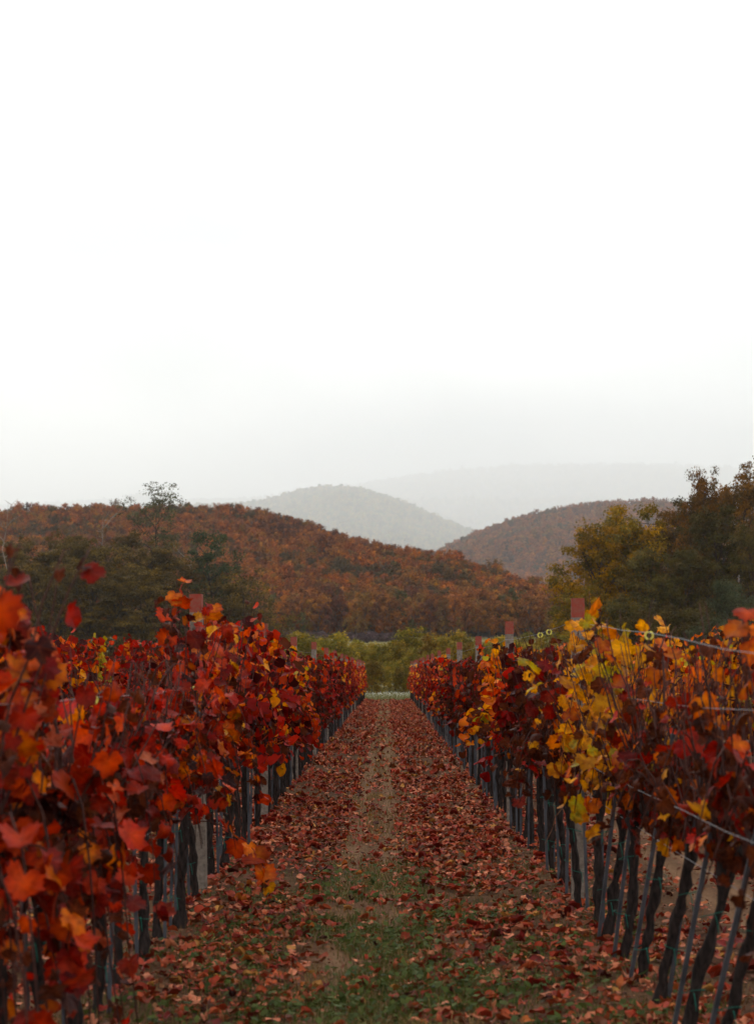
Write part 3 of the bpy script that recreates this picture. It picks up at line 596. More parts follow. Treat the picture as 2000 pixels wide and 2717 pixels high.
def z0(q): return q[2] < 1.05
def gen_vine(rng, sp):
    """sp: canes, per, top, low, spread, pal (name -> weight), dry ; returns canes and leaves in local space (row along Y)"""
    names = list(sp['pal']); w = np.array([sp['pal'][k] for k in names], float); w /= w.sum()
    canes = []; leaves = []
    for i in range(sp['canes']):
        y0 = rng.uniform(-0.36, 0.36); b = np.array([rng.normal(0, 0.03), y0, 0.72 + rng.normal(0, 0.04)])
        top = rng.uniform(sp['low'], sp['top']) if rng.random() < 0.75 else sp['top'] * rng.uniform(0.95, 1.04)
        droop = rng.random() < sp.get('droop', 0.25)
        s = np.linspace(0, 1, 8)[:, None]
        side = rng.choice([-1, 1]); reach = abs(rng.normal(0.0, sp['spread'])) * side
        if droop:
            hgt = rng.uniform(0.25, 0.55); reach = side * rng.uniform(0.15, 0.38)
            P = b + np.column_stack([reach * s[:, 0] ** 0.8, rng.uniform(-0.4, 0.4) * s[:, 0], hgt * np.sin(s[:, 0] * 2.6) * 1.2 - sp.get('fall', 0.35) * s[:, 0] ** 2])
        else:
            P = b + np.column_stack([reach * s[:, 0] ** 1.5, rng.uniform(-0.22, 0.22) * s[:, 0], (top - b[2]) * s[:, 0]])
        P[1:] += np.cumsum(rng.normal(0, 0.012, (7, 3)), 0)
        canes.append(P)
        n = max(2, int(sp['per'] * rng.uniform(0.6, 1.3))); t = np.sort(rng.uniform(0.08, 1.0, n)) ** sp.get('bias', 0.9)
        Q = np.column_stack([np.interp(t, s[:, 0], P[:, k]) for k in range(3)])
        az = rng.uniform(0, 2 * np.pi, n); out = np.column_stack([np.cos(az) * 1.0 + 0.0, np.sin(az) * 0.75, np.zeros(n)]); out = nrm(out)
        x, y, z = leaf_frames(n, out, rng)
        cc = rng.choice(names, p=w); 
        for k in range(n):
            cn = cc if rng.random() < 0.55 else rng.choice(names, p=w)
            isdry = rng.random() < sp['dry'] * (1.3 if z0(Q[k]) else 0.8)
            leaves.append((Q[k], x[k], y[k], z[k], (0.55 + 0.6 * rng.random() ** 1.3) * sp.get('lsize', 0.86) * (0.8 if isdry else 1), cn if not (isdry and rng.random() < 0.6) else 'brown', rng.integers(4, 6) if isdry else rng.integers(0, 4)))
    for i in range(sp.get('bare', 0)):                      # bare shoots and twigs
        b = np.array([rng.normal(0, 0.04), rng.uniform(-0.36, 0.36), rng.uniform(0.7, 1.1)]); L = rng.uniform(0.35, 0.85); s = np.linspace(0, 1, 7)[:, None]
        dd = np.array([rng.normal(0, 0.22), rng.normal(0, 0.3), 1.0]); P = b + nrm(dd) * L * s; P[1:] += np.cumsum(rng.normal(0, 0.014, (6, 3)), 0); P[:, 2] = np.minimum(P[:, 2], sp['top'] + 0.12); canes.append(P)
    return canes, leaves

def add_leaves(mb, leaves, lib, rng, m=0, jit=0.2):
    for (q, x, y, z, s, cn, k) in leaves:
        v, f, c = lib[cn][k]
        mb.add(q + s * (v[:, :1] * x + v[:, 1:2] * y + v[:, 2:] * z), f, c * rng.uniform(1 - jit, 1 + jit), m)

def trunk_mesh(rng, lean=(0, 0), sides=8):
    mb = MB(); n = 16; s = np.linspace(0, 1, n)
    P = np.column_stack([lean[0] * s + np.cumsum(rng.normal(0, 0.005, n)), lean[1] * s + np.cumsum(rng.normal(0, 0.007, n)), -0.06 + 0.82 * s]); P[:, :2] -= P[0, :2]
    r = 0.023 + 0.005 * rng.normal(size=n) + 0.012 * np.exp(-((s - 1) / 0.12) ** 2) + 0.010 * np.exp(-(s / 0.12) ** 2); r = np.clip(r, 0.018, 0.05)
    tube(mb, P, r, sides, rough=0.24, rng=rng)
    h = P[-1]
    for sg in (-1, 1):
        t = np.linspace(0, 1, 5)[:, None]; Q = h + np.array([0, 0, -0.03]) + np.column_stack([rng.normal(0, 0.012, 5), sg * 0.30 * t[:, 0], 0.05 * np.sin(t[:, 0] * 3) + rng.normal(0, 0.01, 5)])
        tube(mb, Q, np.array([0.028, 0.024, 0.022, 0.018, 0.012]), 6, rough=0.2, rng=rng)
        for k in range(3):
            b = Q[1 + k]; tube(mb, b + np.array([0, 0, 1]) * np.array([0, 0.03, 0.06])[:, None] + rng.normal(0, 0.008, (3, 3)), [0.016, 0.014, 0.010], 5, rough=0.2, rng=rng)
    return mb, h

def mixp(**k): return k
S_RED = mixp(red=3.4, scarlet=2.4, orange=1.5, crimson=3.6, brown=1.8, purple=1.4, pink=0.5)
S_RED_ORG = mixp(orange=1.5, scarlet=2.2, red=3.2, crimson=3.4, brown=2.5, purple=1.6, pink=0.5)
S_CRIM = mixp(crimson=4, red=2.5, scarlet=1, purple=2.0, orange=0.6, brown=0.8)
S_MIX = mixp(crimson=2.2, red=2.4, scarlet=2.6, orange=2.8, gold=1.6, brown=1.0, purple=0.6)
S_GOLD = mixp(gold=3.4, orange=2.4, green=0.5, brown=2.6, scarlet=0.6)
S_GOLDG = mixp(gold=4.2, green=1.5, orange=1.8, brown=1.0, crimson=0.4)
S_DRY = mixp(brown=4, crimson=2.6, purple=1.4, red=0.7, scarlet=0.4, orange=0.4)
S_YG = mixp(green=5, gold=1.5)

def spec(row, d, rng):
    if row == 'L1':
        if d < 7.5: return dict(canes=30, per=10, lsize=0.84, top=1.86 if d < 7.0 else 1.68, low=1.2, spread=0.18, droop=0.5, fall=0.95, pal=S_RED_ORG, dry=0.25, bare=5), 'rusty orange and red'
        if d < 8.3: return dict(canes=24, per=12, top=1.42, low=0.95, spread=0.14, droop=0.45, fall=0.55, pal=S_RED_ORG, dry=0.3, bare=5), 'red and rusty orange'
        if d < 11.6: return dict(canes=22, per=13, top=1.37, low=0.95, spread=0.12, droop=0.35, fall=0.4, pal=S_RED_ORG if d < 10 else S_RED, dry=0.3, bare=6), 'deep red and orange'
        if d < 13.9: return dict(canes=20, per=14, top=1.78, low=1.1, spread=0.12, droop=0.3, fall=0.35, pal=S_MIX if d > 12.6 else S_RED, dry=0.18, bare=4), 'orange, gold and crimson'
        return dict(canes=20, per=14, top=1.93, low=1.2, spread=0.12, droop=0.2, pal=S_MIX, dry=0.15, bare=4), 'gold, orange and crimson'
    if d < 8.6: return dict(canes=18, per=7, bias=1.3, top=1.60, low=1.0, spread=0.13, droop=0.3, fall=0.25, pal=mixp(orange=2.2, brown=3.6, red=1.5, gold=0.5, crimson=2.0, scarlet=1, purple=0.8), dry=0.5, bare=16), 'orange and withered brown'
    if d < 9.9: return dict(canes=19, per=9, bias=1.5, top=1.55, low=1.0, spread=0.11, droop=0.3, fall=0.25, pal=mixp(brown=3.6, crimson=2.2, orange=1.2, red=1.3, gold=0.4, purple=0.6), dry=0.55, bare=16), 'withered brown and red'
    if d < 11.0: return dict(canes=19, per=11, bias=1.2, top=1.58, low=1.0, spread=0.11, droop=0.3, fall=0.25, pal=mixp(gold=1.2, orange=1.2, brown=3.6, crimson=2.0, red=0.8, purple=0.6), dry=0.45, bare=15), 'gold and withered brown'
    if d < 12.45: return dict(canes=18, per=12, top=1.82, low=1.1, spread=0.13, droop=0.25, fall=0.3, pal=S_GOLDG, dry=0.25, bare=10), 'golden yellow'
    if d < 13.4: return dict(canes=18, per=13, top=1.52, low=1.0, spread=0.10, droop=0.25, fall=0.3, pal=mixp(gold=2, orange=1.4, brown=2.4, crimson=1.4), dry=0.35, bare=9), 'low golden yellow'
    return dict(canes=22, per=13, top=1.64, low=1.0, spread=0.10, droop=0.25, fall=0.3, pal=S_DRY, dry=0.6, bare=8), 'withered dark red'

# far vine shapes shared by many vines
far_kinds = {'red': S_RED, 'crimson': S_CRIM, 'mixed': S_MIX, 'gold': S_GOLD, 'dry': S_DRY, 'orange': S_RED_ORG, 'green': S_YG}
FAR = {}
for kn, pal in far_kinds.items():
    FAR[kn] = []
    for j in range(3):
        rng = np.random.default_rng(900 + 10 * j + len(FAR))
        sp = dict(canes=22, per=17, fall=0.3, bare=8 if kn == 'dry' else 3,  top=1.72 if kn == 'dry' else 1.80, low=1.1, spread=0.11, droop=0.2, pal=pal, dry=0.5 if kn == 'dry' else 0.15)
        cs, lv = gen_vine(rng, sp)
        tb, h = trunk_mesh(rng, (rng.normal(0, 0.03), rng.normal(0, 0.04)), 6)
        for P in cs: tube(tb, P, 0.0045 * (1.1 - 0.7 * np.linspace(0, 1, len(P))), 4, c=(1, 1, 1), m=1, cap=False)
        fb = MB(); add_leaves(fb, lv, LIBM, rng)
        lb = MB(); add_leaves(lb, lv[::3], LIBL, rng)
        FAR[kn].append((tb.build('far_trunk', [M_BARK, M_CANE]), fb.build('far_foliage', M_LEAFJ), lb, tb))

stake_b = MB(); box(stake_b, (-0.009, -0.0015, -0.1), (0.009, 0.0015, 1.2)); box(stake_b, (-0.009, 0.0016, -0.1), (-0.006, 0.018, 1.2)); STAKE = stake_b.build('stake', M_STEEL)
def tie_mesh(rng, sx):
    mb = MB(); t = np.linspace(0, 2 * np.pi, 13); P = np.column_stack([0.048 * np.cos(t) + sx / 2, 0.036 * np.sin(t), 0.012 * np.sin(t + rng.uniform(0, 6))]); tube(mb, P, 0.0015, 5)
    q = np.linspace(0, 1, 5); tube(mb, np.column_stack([sx / 2 + 0.01 * q, -0.036 - 0.012 * q, -0.07 * q ** 1.5]), 0.002, 4); return mb.build('tie', M_TIE)

SP = 0.72
rowname = {'L1': 'left row', 'R1': 'right row', 'L2': 'second row to the left', 'R2': 'second row to the right'}
def far_kind(row, d, rng):
    if row == 'R1':
        if d < 18.6: return 'dry'
        if d < 22.3: return 'gold'
        if d < 34: return rng.choice(['dry', 'crimson'], p=[0.8, 0.2])
        if d < 48: return rng.choice(['orange', 'gold', 'dry', 'crimson'], p=[0.15, 0.15, 0.45, 0.25])
        return rng.choice(['red', 'mixed', 'dry', 'crimson'])
    if row == 'L1':
        if d < 22.5: return rng.choice(['crimson', 'mixed'], p=[0.75, 0.25])
        if d < 27.5: return rng.choice(['mixed', 'gold', 'red'], p=[0.45, 0.2, 0.35])
        if d < 36: return rng.choice(['dry', 'crimson'], p=[0.65, 0.35])
        if d < 50: return rng.choice(['red', 'crimson', 'dry'])
        return rng.choice(['red', 'mixed', 'crimson'])
    if row[0] == 'R': return rng.choice(['gold', 'orange', 'dry'], p=[0.9, 0.07, 0.03])
    return rng.choice(['red', 'crimson', 'orange', 'mixed'], p=[0.4, 0.25, 0.25, 0.1])

rv_ = np.random.default_rng(1234)
posts = {'L1': 13.5 + 6.9 * np.arange(16), 'R1': 12.9 + 7.0 * np.arange(16), 'L2': 20.2 + 6.9 * np.arange(15), 'R2': 20.0 + 7.0 * np.arange(15)}
nleaf = 0; near_vines = {}
def bay(row, d):
    k = int(np.searchsorted(posts[row], d))
    n = int((d - (posts[row][k - 1] if k else 12.0)) / SP + 0.35)
    return '%s past its %s post' % (ORD[max(n, 0)], ORD[k - 1]) if k else '%s before its first post' % ORD[max(0, int((posts[row][0] - d) / SP))]
NEAR = 15.6
for row, d0, d1 in (('L1', 5.2, 75), ('R1', 6.1, 75), ('L2', 18.6, 57), ('R2', 18.9, 57)):
    d = d0; idx = 0; X = ROWS[row]
    while d < d1:
        y = d + rv_.normal(0, 0.04); x = X + rv_.normal(0, 0.02); z = float(gz(x, y))
        if np.min(np.abs(posts[row] - y)) < 0.16: y += 0.2
        lean = (rv_.normal(0, 0.03), rv_.normal(0, 0.04))
        sx = -0.042 if rv_.random() < 0.75 else 0.042
        if row in ('L1', 'R1') and d < NEAR:
            sp, word = spec(row, d, rv_)
            if row == 'R1' and d < 11.5: lean = (0.07 + 0.02 * (11.5 - d) + rv_.normal(0, 0.02), -0.12 - 0.03 * (11.5 - d))
            e = empty('grapevine', (x, y, z))
            tag(e, '%s leaved grapevine, %s vine from the front of the %s' % (word, ORD[idx], rowname[row]), 'grapevine', 'grapevines of the %s' % rowname[row])
            near_vines[row, idx] = e
            tb, h = trunk_mesh(rv_, lean, 10); put('trunk', tb.build('trunk', M_BARK), e)
            cs, lv = gen_vine(rv_, sp)
            for P in cs:
                cb = MB(); tube(cb, P + [h[0], h[1], 0], (0.0062 if d < 8 else 0.0048) * (1.1 - 0.7 * np.linspace(0, 1, len(P))), 5, c=rv_.uniform(0.7, 1.5) * np.ones(3)); put('cane', cb.build('cane', M_CANE), e)
            for (q, ax, ay, az, s, cn, k) in lv:
                q = q + [h[0], h[1], 0]
                M = Matrix(((ax[0] * s, ay[0] * s, az[0] * s, q[0]), (ax[1] * s, ay[1] * s, az[1] * s, q[1]), (ax[2] * s, ay[2] * s, az[2] * s, q[2]), (0, 0, 0, 1)))
                put('leaf', LIB[cn][int(k)], e, mat=M); nleaf += 1
            for tz in (0.22, 0.52):
                f = (tz + 0.06) / 0.82; put('tie', tie_mesh(rv_, sx), e, loc=(h[0] * f, h[1] * f, tz + rv_.normal(0, 0.03)), rz=rv_.uniform(-0.3, 0.3))
            tag(put('vine_stake', STAKE, None, (x + sx, y - 0.02, z), None), 'grey steel stake tied to the %s vine of the %s' % (ORD[idx], rowname[row]), 'stake', 'steel stakes in the vine rows').rotation_euler = (math.atan2(-lean[1], 0.8) * 0.9, math.atan2(lean[0], 0.8) * 0.9, 0.0)
        else:
            kind = far_kind(row, d, rv_)
            if row == 'L2' and 25.2 < d < 26.4: kind = 'green'
            tm, fm, _, _ = FAR[kind][int(rv_.integers(3))]
            e = empty('grapevine', (x, y, z), rv_.choice([0, math.pi]) + rv_.normal(0, 0.12)); hs = rv_.uniform(0.88, 0.99)
            if row == 'L1' and d < 21: hs *= 1.09
            if row in ('L2', 'R2'): hs *= 1.10
            e.scale = (rv_.uniform(0.9, 1.15) * float(np.interp(d, [25, 60], [1.0, 0.66])), rv_.uniform(0.95, 1.1), hs)
            cw = {'red': 'red', 'crimson': 'dark crimson', 'mixed': 'orange-crimson', 'gold': 'golden', 'dry': 'withered red', 'orange': 'orange', 'green': 'yellow-green'}[kind]
            tag(e, '%s grapevine of the %s, %s' % (cw, rowname[row], bay(row, y)), 'grapevine', 'grapevines of the %s' % rowname[row])
            put('trunk', tm, e); tag(put('foliage', fm, e), kind='stuff')
            if row in ('L1', 'R1') and d < 60:
                tag(put('vine_stake', STAKE, None, (x + sx, y - 0.02, z), None, (1, 1, rv_.uniform(0.85, 1.05))), 'grey steel stake of the %s, %s' % (rowname[row], bay(row, y)), 'stake', 'steel stakes in the vine rows').rotation_euler = (rv_.normal(0, 0.03), rv_.normal(0, 0.03), rv_.uniform(-0.5, 0.5))
        d += SP; idx += 1

# single shoots that stand out: a low sucker over the path, a high cane beside the post, straw canes on the right
def shoot(row, yd, pts, lv, c=(1, 1, 1), r=0.004):
    k = min((q for q in near_vines if q[0] == row), key=lambda q: abs(near_vines[q].location.y - yd)); e = near_vines[k]; o = np.array(e.location)
    P = np.array(pts, float) - o; t = np.linspace(0, 1, len(P)); tt = np.linspace(0, 1, 12); P = np.column_stack([np.interp(tt, t, P[:, i]) for i in range(3)]) + rv_.normal(0, 0.006, (12, 3))
    cb = MB(); tube(cb, P, r * (1.1 - 0.6 * tt), 5, c=c); put('cane', cb.build('cane', M_CANE), e)
    for f, cn, s in lv:
        q = np.array([np.interp(f, tt, P[:, i]) for i in range(3)]); a = rv_.uniform(0, 6.28); x, y, z = leaf_frames(1, np.array([[0.5 * math.cos(a), -0.8 + 0.3 * math.sin(a), 0]]), rv_); x, y, z = x[0] * s, y[0] * s, z[0] * s
        put('leaf', LIB[cn][int(rv_.integers(0, 4))], e, mat=Matrix(((x[0], y[0], z[0], q[0]), (x[1], y[1], z[1], q[1]), (x[2], y[2], z[2], q[2]), (0, 0, 0, 1))))
shoot('L1', 12.2, [(-1.2, 12.3, 0.62), (-1.0, 12.2, 0.60), (-0.84, 12.1, 0.52), (-0.74, 12.0, 0.40), (-0.68, 11.95, 0.30)], [(0.35, 'orange', 0.8), (0.45, 'scarlet', 1.0), (0.55, 'orange', 1.0), (0.62, 'orange', 1.1), (0.72, 'scarlet', 1.0), (0.8, 'orange', 1.2), (0.88, 'orange', 0.9), (0.97, 'brown', 0.9), (1.0, 'gold', 0.7)])
for k_ in range(6):                                        # leafy shoots hanging from the nearest vines towards the path
    y_ = 6.5 + 0.28 * k_; x_ = -1.06 + rv_.uniform(-0.06, 0.10); n_ = 14
    shoot('L1', y_, [(-1.2, y_, 0.98), (x_ - 0.04, y_ - 0.03, 0.95), (x_ + 0.03, y_ - 0.05, 0.76), (x_ + 0.03, y_ - 0.06, rv_.uniform(0.42, 0.58) + 0.05 * k_)], [(f, rv_.choice(['orange', 'scarlet', 'red', 'crimson', 'scarlet', 'brown']), rv_.uniform(0.6, 0.9)) for f in np.linspace(0.3, 1, n_)])
for k_ in range(5):
    y_ = 6.55 + 0.17 * k_; h_ = 1.80 - 0.07 * k_
    shoot('L1', y_, [(-1.22, y_, 0.95), (-1.20, y_, 1.4), (-1.19 + rv_.normal(0, 0.05), y_ + rv_.normal(0, 0.08), h_)], [(f, rv_.choice(['red', 'crimson', 'scarlet', 'orange', 'pink']), rv_.uniform(0.55, 0.9)) for f in np.linspace(0.35, 1, 12)])
for k_ in range(9):                                        # upright golden shoots just in front of the first post of the right row
    y_ = 10.5 + 0.24 * k_; h_ = 1.62 + 0.018 * k_ + rv_.uniform(-0.05, 0.16)
    shoot('R1', y_, [(1.19, y_, 0.85), (1.17 + rv_.normal(0, 0.05), y_, 1.25), (1.17 + rv_.normal(0, 0.06), y_ + rv_.normal(0, 0.07), h_)], [(f, rv_.choice(['gold', 'gold', 'gold', 'orange', 'green', 'brown']), rv_.uniform(0.6, 0.95)) for f in np.linspace(0.2, 1, 12)])
for k_ in range(7):                                        # tall shoots round the first post of the left row
    y_ = 13.2 + 0.3 * k_; h_ = 1.86 + rv_.uniform(-0.08, 0.1)
    shoot('L1', y_, [(-1.21, y_, 0.9), (-1.18 + rv_.normal(0, 0.05), y_, 1.4), (-1.17 + rv_.normal(0, 0.07), y_ + rv_.normal(0, 0.07), h_)], [(f, rv_.choice(['red', 'crimson', 'orange', 'gold', 'scarlet', 'orange']), rv_.uniform(0.6, 0.95)) for f in np.linspace(0.25, 1, 12)])
shoot('L1', 13.2, [(-1.24, 13.2, 1.3), (-1.31, 13.15, 1.7), (-1.33, 13.1, 1.98), (-1.34, 13.1, 2.08)], [(0.55, 'scarlet', 1.0), (0.72, 'orange', 0.9), (0.82, 'scarlet', 1.0), (0.95, 'orange', 0.8)])
shoot('R1', 12.4, [(1.12, 12.2, 1.02), (1.08, 12.1, 0.86), (1.02, 12.0, 0.72), (0.93, 11.9, 0.58), (0.90, 11.85, 0.50)], [(0.1, 'gold', 0.8)], c=(3.2, 3.6, 2.2), r=0.003)
shoot('R1', 7.4, [(1.22, 7.4, 1.2), (1.24, 7.3, 1.5), (1.25, 7.2, 1.72)], [(0.9, 'orange', 0.85), (1.0, 'scarlet', 0.7), (0.6, 'orange', 0.8), (0.4, 'orange', 0.8)])

# vines too far off to tell apart: one mass
mb = MB(); rng = np.random.default_rng(8)
for row, d0, d1 in (('L1', 75, ROW_END), ('R1', 75, ROW_END), ('L2', 57, ROW_END), ('R2', 57, ROW_END), ('L3', 31, 100), ('R3', 31, 100), ('L4', 45, 90), ('R4', 45, 90), ('L2', 8, 18.3), ('R2', 8, 18.6), ('L3', 10, 31), ('R3', 10, 31)):
    for d in np.arange(d0, d1, SP):
        lb, tb = FAR[far_kind(row, d, rng)][int(rng.integers(3))][2:]
        x, y = ROWS[row] + rng.normal(0, 0.03), d + rng.normal(0, 0.05); sg = rng.choice([-1, 1]); o = np.array([x, y, float(gz(x, y))]); sc_ = np.array([sg * 0.66, sg, rng.uniform(0.88, 0.98)])
        V = np.concatenate(lb.v) * sc_ + o; base = mb.n; mb.v.append(V); mb.c.append(np.concatenate(lb.c)); mb.n += len(V)
        for f in lb.f: mb.f.append(f + base); mb.m.append(np.zeros(len(f))); mb.sm.append(np.ones(len(f)))
        if row in ('L1', 'R1', 'R2', 'L2'): tube(mb, np.array([[0, 0, -0.05], [0.01, 0, 0.4], [0, 0, 0.75]]) + o, 0.03, 5, m=1)
tag(put('distant_vines', mb.build('distant_vines', [M_LEAFJ, M_BARK])), 'red and golden vine rows merging in the distance', 'vines', kind='stuff')

# ------------------------------------------------------------------ posts, wires, rings
def post_mesh(rng, H):
    a = 0.040; body = MB(); n = 9; zz = np.linspace(-0.15, H - 0.12, n); ch = 0.008
    pr = np.array([(-a + ch, -a), (a - ch, -a), (a, -a + ch), (a, a - ch), (a - ch, a), (-a + ch, a), (-a, a - ch), (-a, -a + ch)])
    def prism(mb, zz, pr, jit):
        m_ = len(pr); V = np.array([[(p[0] + rng.normal(0, jit), p[1] + rng.normal(0, jit), z) for p in pr] for z in zz]); k = (np.arange(len(zz) - 1)[:, None] * m_); j = np.arange(m_)[None]; j2 = (j + 1) % m_
        mb.add(V, [np.stack([k + j, k + j2, k + m_ + j2, k + m_ + j], -1).reshape(-1, 4), np.arange(m_)[None, ::-1], (np.arange(m_) + (len(zz) - 1) * m_)[None]], smooth=False)
    prism(body, zz, pr, 0.0012)
    top = MB(); prism(top, np.array([H - 0.1195, H - 0.06, H - 0.006, H]), pr * 1.012, 0.0008)
    return body.build('post_shaft', M_CONC), top.build('painted_top', M_REDP)
rp_ = np.random.default_rng(64)
PM = [post_mesh(rp_, h) for h in (1.95, 1.90, 1.92, 1.60)]
for row in ('L1', 'R1', 'L2', 'R2'):
    for k, y in enumerate(posts[row]):
        if y > ROW_END + 1: continue
        x = ROWS[row]; b, t = PM[0] if (row == 'L1' and k == 0) else (PM[3] if row[1] == '2' else PM[1 + k % 2])
        e = empty('vineyard_post', (x, y, float(gz(x, y))), rp_.uniform(-0.12, 0.12)); e.rotation_euler = (rp_.normal(0, 0.008), (-0.018 if (row == 'L1' and k == 0) else rp_.normal(0, 0.008)), e.rotation_euler[2])
        put('shaft', b, e); put('painted_top', t, e)
        tag(e, 'red-topped concrete post, %s from the front of the %s' % (ORD[k], rowname[row]), 'post', 'concrete posts of the %s' % rowname[row])
wires = {}
for row in ('L1', 'R1', 'L2', 'R2'):
    for wi, (zw, wn_) in enumerate(((1.80 if row[1] == '1' else 1.56, 'top'), (1.40, 'upper'), (0.98, 'lower'), (0.74, 'lowest'))):
        ys = posts[row] if (row == 'L1' and wi == 0) else np.concatenate([[5.0], posts[row]]); ys = ys[ys < ROW_END + 1]; P = []
        for a, b in zip(ys[:-1], ys[1:]):
            t = np.linspace(0, 1, 9)[:-1]; sag = rp_.uniform(0.01, 0.05)
            z = zw - 4 * sag * t * (1 - t)
            if row == 'R1' and a < 6 and wi == 0: z = np.interp(a + (b - a) * t, [5.0, 6.8, 9.0, 10.8, 12.9], [1.50, 1.57, 1.66, 1.73, 1.80])
            off = ROWS[row] + (0.048 if wi % 2 else -0.048)
            P.append(np.column_stack([off + rp_.normal(0, 0.004, 8), a + (b - a) * t, z + rp_.normal(0, 0.003, 8)]))
        P = np.concatenate(P); wires[row, wi] = P
        mb = MB(); tube(mb, P, 0.0013, 5); tag(put('trellis_wire', mb.build('wire', M_WIRE)), '%s grey steel wire strung along the posts of the %s' % (wn_, rowname[row]), 'wire', 'trellis wires')
rb = MB(); t = np.linspace(0, 2 * np.pi, 17); tube(rb, np.column_stack([0.017 * np.cos(t), 0 * t, 0.017 * np.sin(t) - 0.012]), 0.0052, 6, cap=False); RING = rb.build('wire_ring', M_RING)
for row, wi, y, lab in (('R1', 0, 9.0, 'yellow plastic ring on the sagging top wire of the right row'), ('L1', 1, 8.25, 'yellow plastic ring on the upper wire of the left row'), ('R1', 0, 15.4, 'yellow plastic ring on the right row just past the first post'),
                        ('R1', 0, 14.6, 'small yellow ring hanging beside the first post of the right row'), ('L2', 0, 23.4, 'yellow plastic ring on the second row to the left'), ('L1', 1, 12.6, 'yellow plastic ring beside the first post of the left row')):
    P = wires[row, wi]; x = np.interp(y, P[:, 1], P[:, 0]); z = np.interp(y, P[:, 1], P[:, 2])
    tag(put('wire_ring', RING, None, (x, y, z), rp_.uniform(-0.4, 0.4)), lab, 'ring', 'yellow rings on the wires')

# ------------------------------------------------------------------ ground cover
rf = np.random.default_rng(2025)
LIT = {'dull red': ['red', 'crimson', 'scarlet'], 'rusty pink': ['pink', 'pink', 'scarlet'], 'brown': ['brown', 'brown', 'purple'], 'golden': ['gold', 'orange', 'gold']}
lit_cols = {'red': (0.23, 0.032, 0.022), 'crimson': (0.13, 0.012, 0.012), 'scarlet': (0.31, 0.068, 0.036), 'pink': (0.44, 0.155, 0.095), 'brown': (0.125, 0.038, 0.019), 'purple': (0.04, 0.007, 0.006), 'gold': (0.34, 0.165, 0.055), 'orange': (0.28, 0.08, 0.026)}
save = dict(PAL); saveE = dict(EDGE); PAL.update(lit_cols); EDGE.clear()
LITM = {}; LITH = {}; LITL = {}
for cn in lit_cols:
    LITH[cn] = []
    for j in range(4):
        v, f, c = grape_leaf(rl, cn, 24, [0.7, 0.9, 1.2, 0.9][j], dry=0.0 if j < 2 else 0.6, size=0.039); m_ = MB(); m_.add(v - [0, 0.055, 0], f, c); LITH[cn].append(with_luv(m_.build('fallen_' + cn, M_LITTERH)))
    LITM[cn] = [grape_leaf(rl, cn, 14, 0.6 + 0.2 * j, dry=0.0 if j < 3 else 0.6, size=0.039, petiole=False) for j in range(5)]
    LITL[cn] = [grape_leaf(rl, cn, 7, 1.1 + 0.25 * j, size=0.039, petiole=False) for j in range(4)]
PAL.clear(); PAL.update(save); EDGE.update(saveE)
def litter_density(x, y):
    u = (x + 0.02 + 1.2) % 2.4 - 1.2
    dn = 0.95 - 0.55 * np.exp(-((u + 0.12) / 0.30) ** 2) - 0.36 * np.exp(-((u + 0.26) / 0.09) ** 2) - 0.36 * np.exp(-((u - 0.02) / 0.09) ** 2) - 0.25 * np.exp(-((u - 0.62) / 0.12) ** 2)
    dn = dn * np.clip(-0.42 + 2.6 * fbm(x * 1.3, y * 0.8, 3), 0.06, 1.3)
    near = np.clip((13.5 - y) / 3.5, 0, 1) * (np.abs(u + 0.1) < 0.85)
    return np.clip(dn * (1 - 0.3 * near), 0.02, 1)
def lit_points(n, x0, x1, y0, y1, rng):
    x = rng.uniform(x0, x1, n); y = rng.uniform(y0, y1, n); k = rng.random(n) < litter_density(x, y); return x[k], y[k]
lit_names = list(lit_cols); lit_w = np.array([0.26, 0.08, 0.22, 0.22, 0.13, 0.02, 0.04, 0.03])
def flat_frame(rng, tilt=0.35):
    z = nrm(np.array([rng.normal(0, tilt), rng.normal(0, tilt), 1.0])); a = rng.uniform(0, 6.283); y = np.array([math.cos(a), math.sin(a), 0]); y = nrm(y - (y @ z) * z); return np.cross(y, z), y, z
# the 300 nearest fallen leaves one by one
word = {'red': 'dull red', 'crimson': 'deep crimson', 'scarlet': 'rusty red', 'pink': 'pale pinkish', 'brown': 'brown', 'purple': 'blackish', 'gold': 'yellow', 'orange': 'orange'}
cnt = 0
while cnt < 300:
    y = rf.uniform(8.7, 12.4); x = rf.uniform(-1.15, 1.35) * (0.5 + y / 17)
    if rf.random() > litter_density(x, y) * 1.6: continue
    cn = rf.choice(lit_names, p=lit_w); s = rf.uniform(0.75, 1.25); ax, ay, az = flat_frame(rf, 0.2); q = (x, y, float(gz(x, y)) + 0.012 * s)
    M = Matrix(((ax[0] * s, ay[0] * s, az[0] * s, q[0]), (ax[1] * s, ay[1] * s, az[1] * s, q[1]), (ax[2] * s, ay[2] * s, az[2] * s, q[2]), (0, 0, 0, 1)))
    side = 'in the middle of the path' if abs(x) < 0.4 else ('near the left row' if x < 0 else 'near the right row')
    tag(put('fallen_leaf', LITH[cn][int(rf.integers(4))], None, mat=M), '%s fallen vine leaf on the nearest ground %s' % (word[cn], side), 'leaf', 'fallen vine leaves on the nearest ground'); cnt += 1
mb = MB()
def lay(x, y, lib, smin=0.7, smax=1.25):
    zz = gz(x, y)
    for xx, yy, z in zip(x, y, zz):
        cn = lit_names[np.searchsorted(np.cumsum(lit_w), rf.random() * 0.9999)]; v, f, c = lib[cn][rf.integers(len(lib[cn]))]; s = rf.uniform(smin, smax); ax, ay, az = flat_frame(rf, 0.22)
        p = v - np.array([0, 0.055, 0]); mb.add(np.array([xx, yy, z + 0.010 * s + rf.uniform(0, 0.012)]) + s * (p[:, :1] * ax + p[:, 1:2] * ay + p[:, 2:] * az), f, c * rf.uniform(0.7, 1.25))
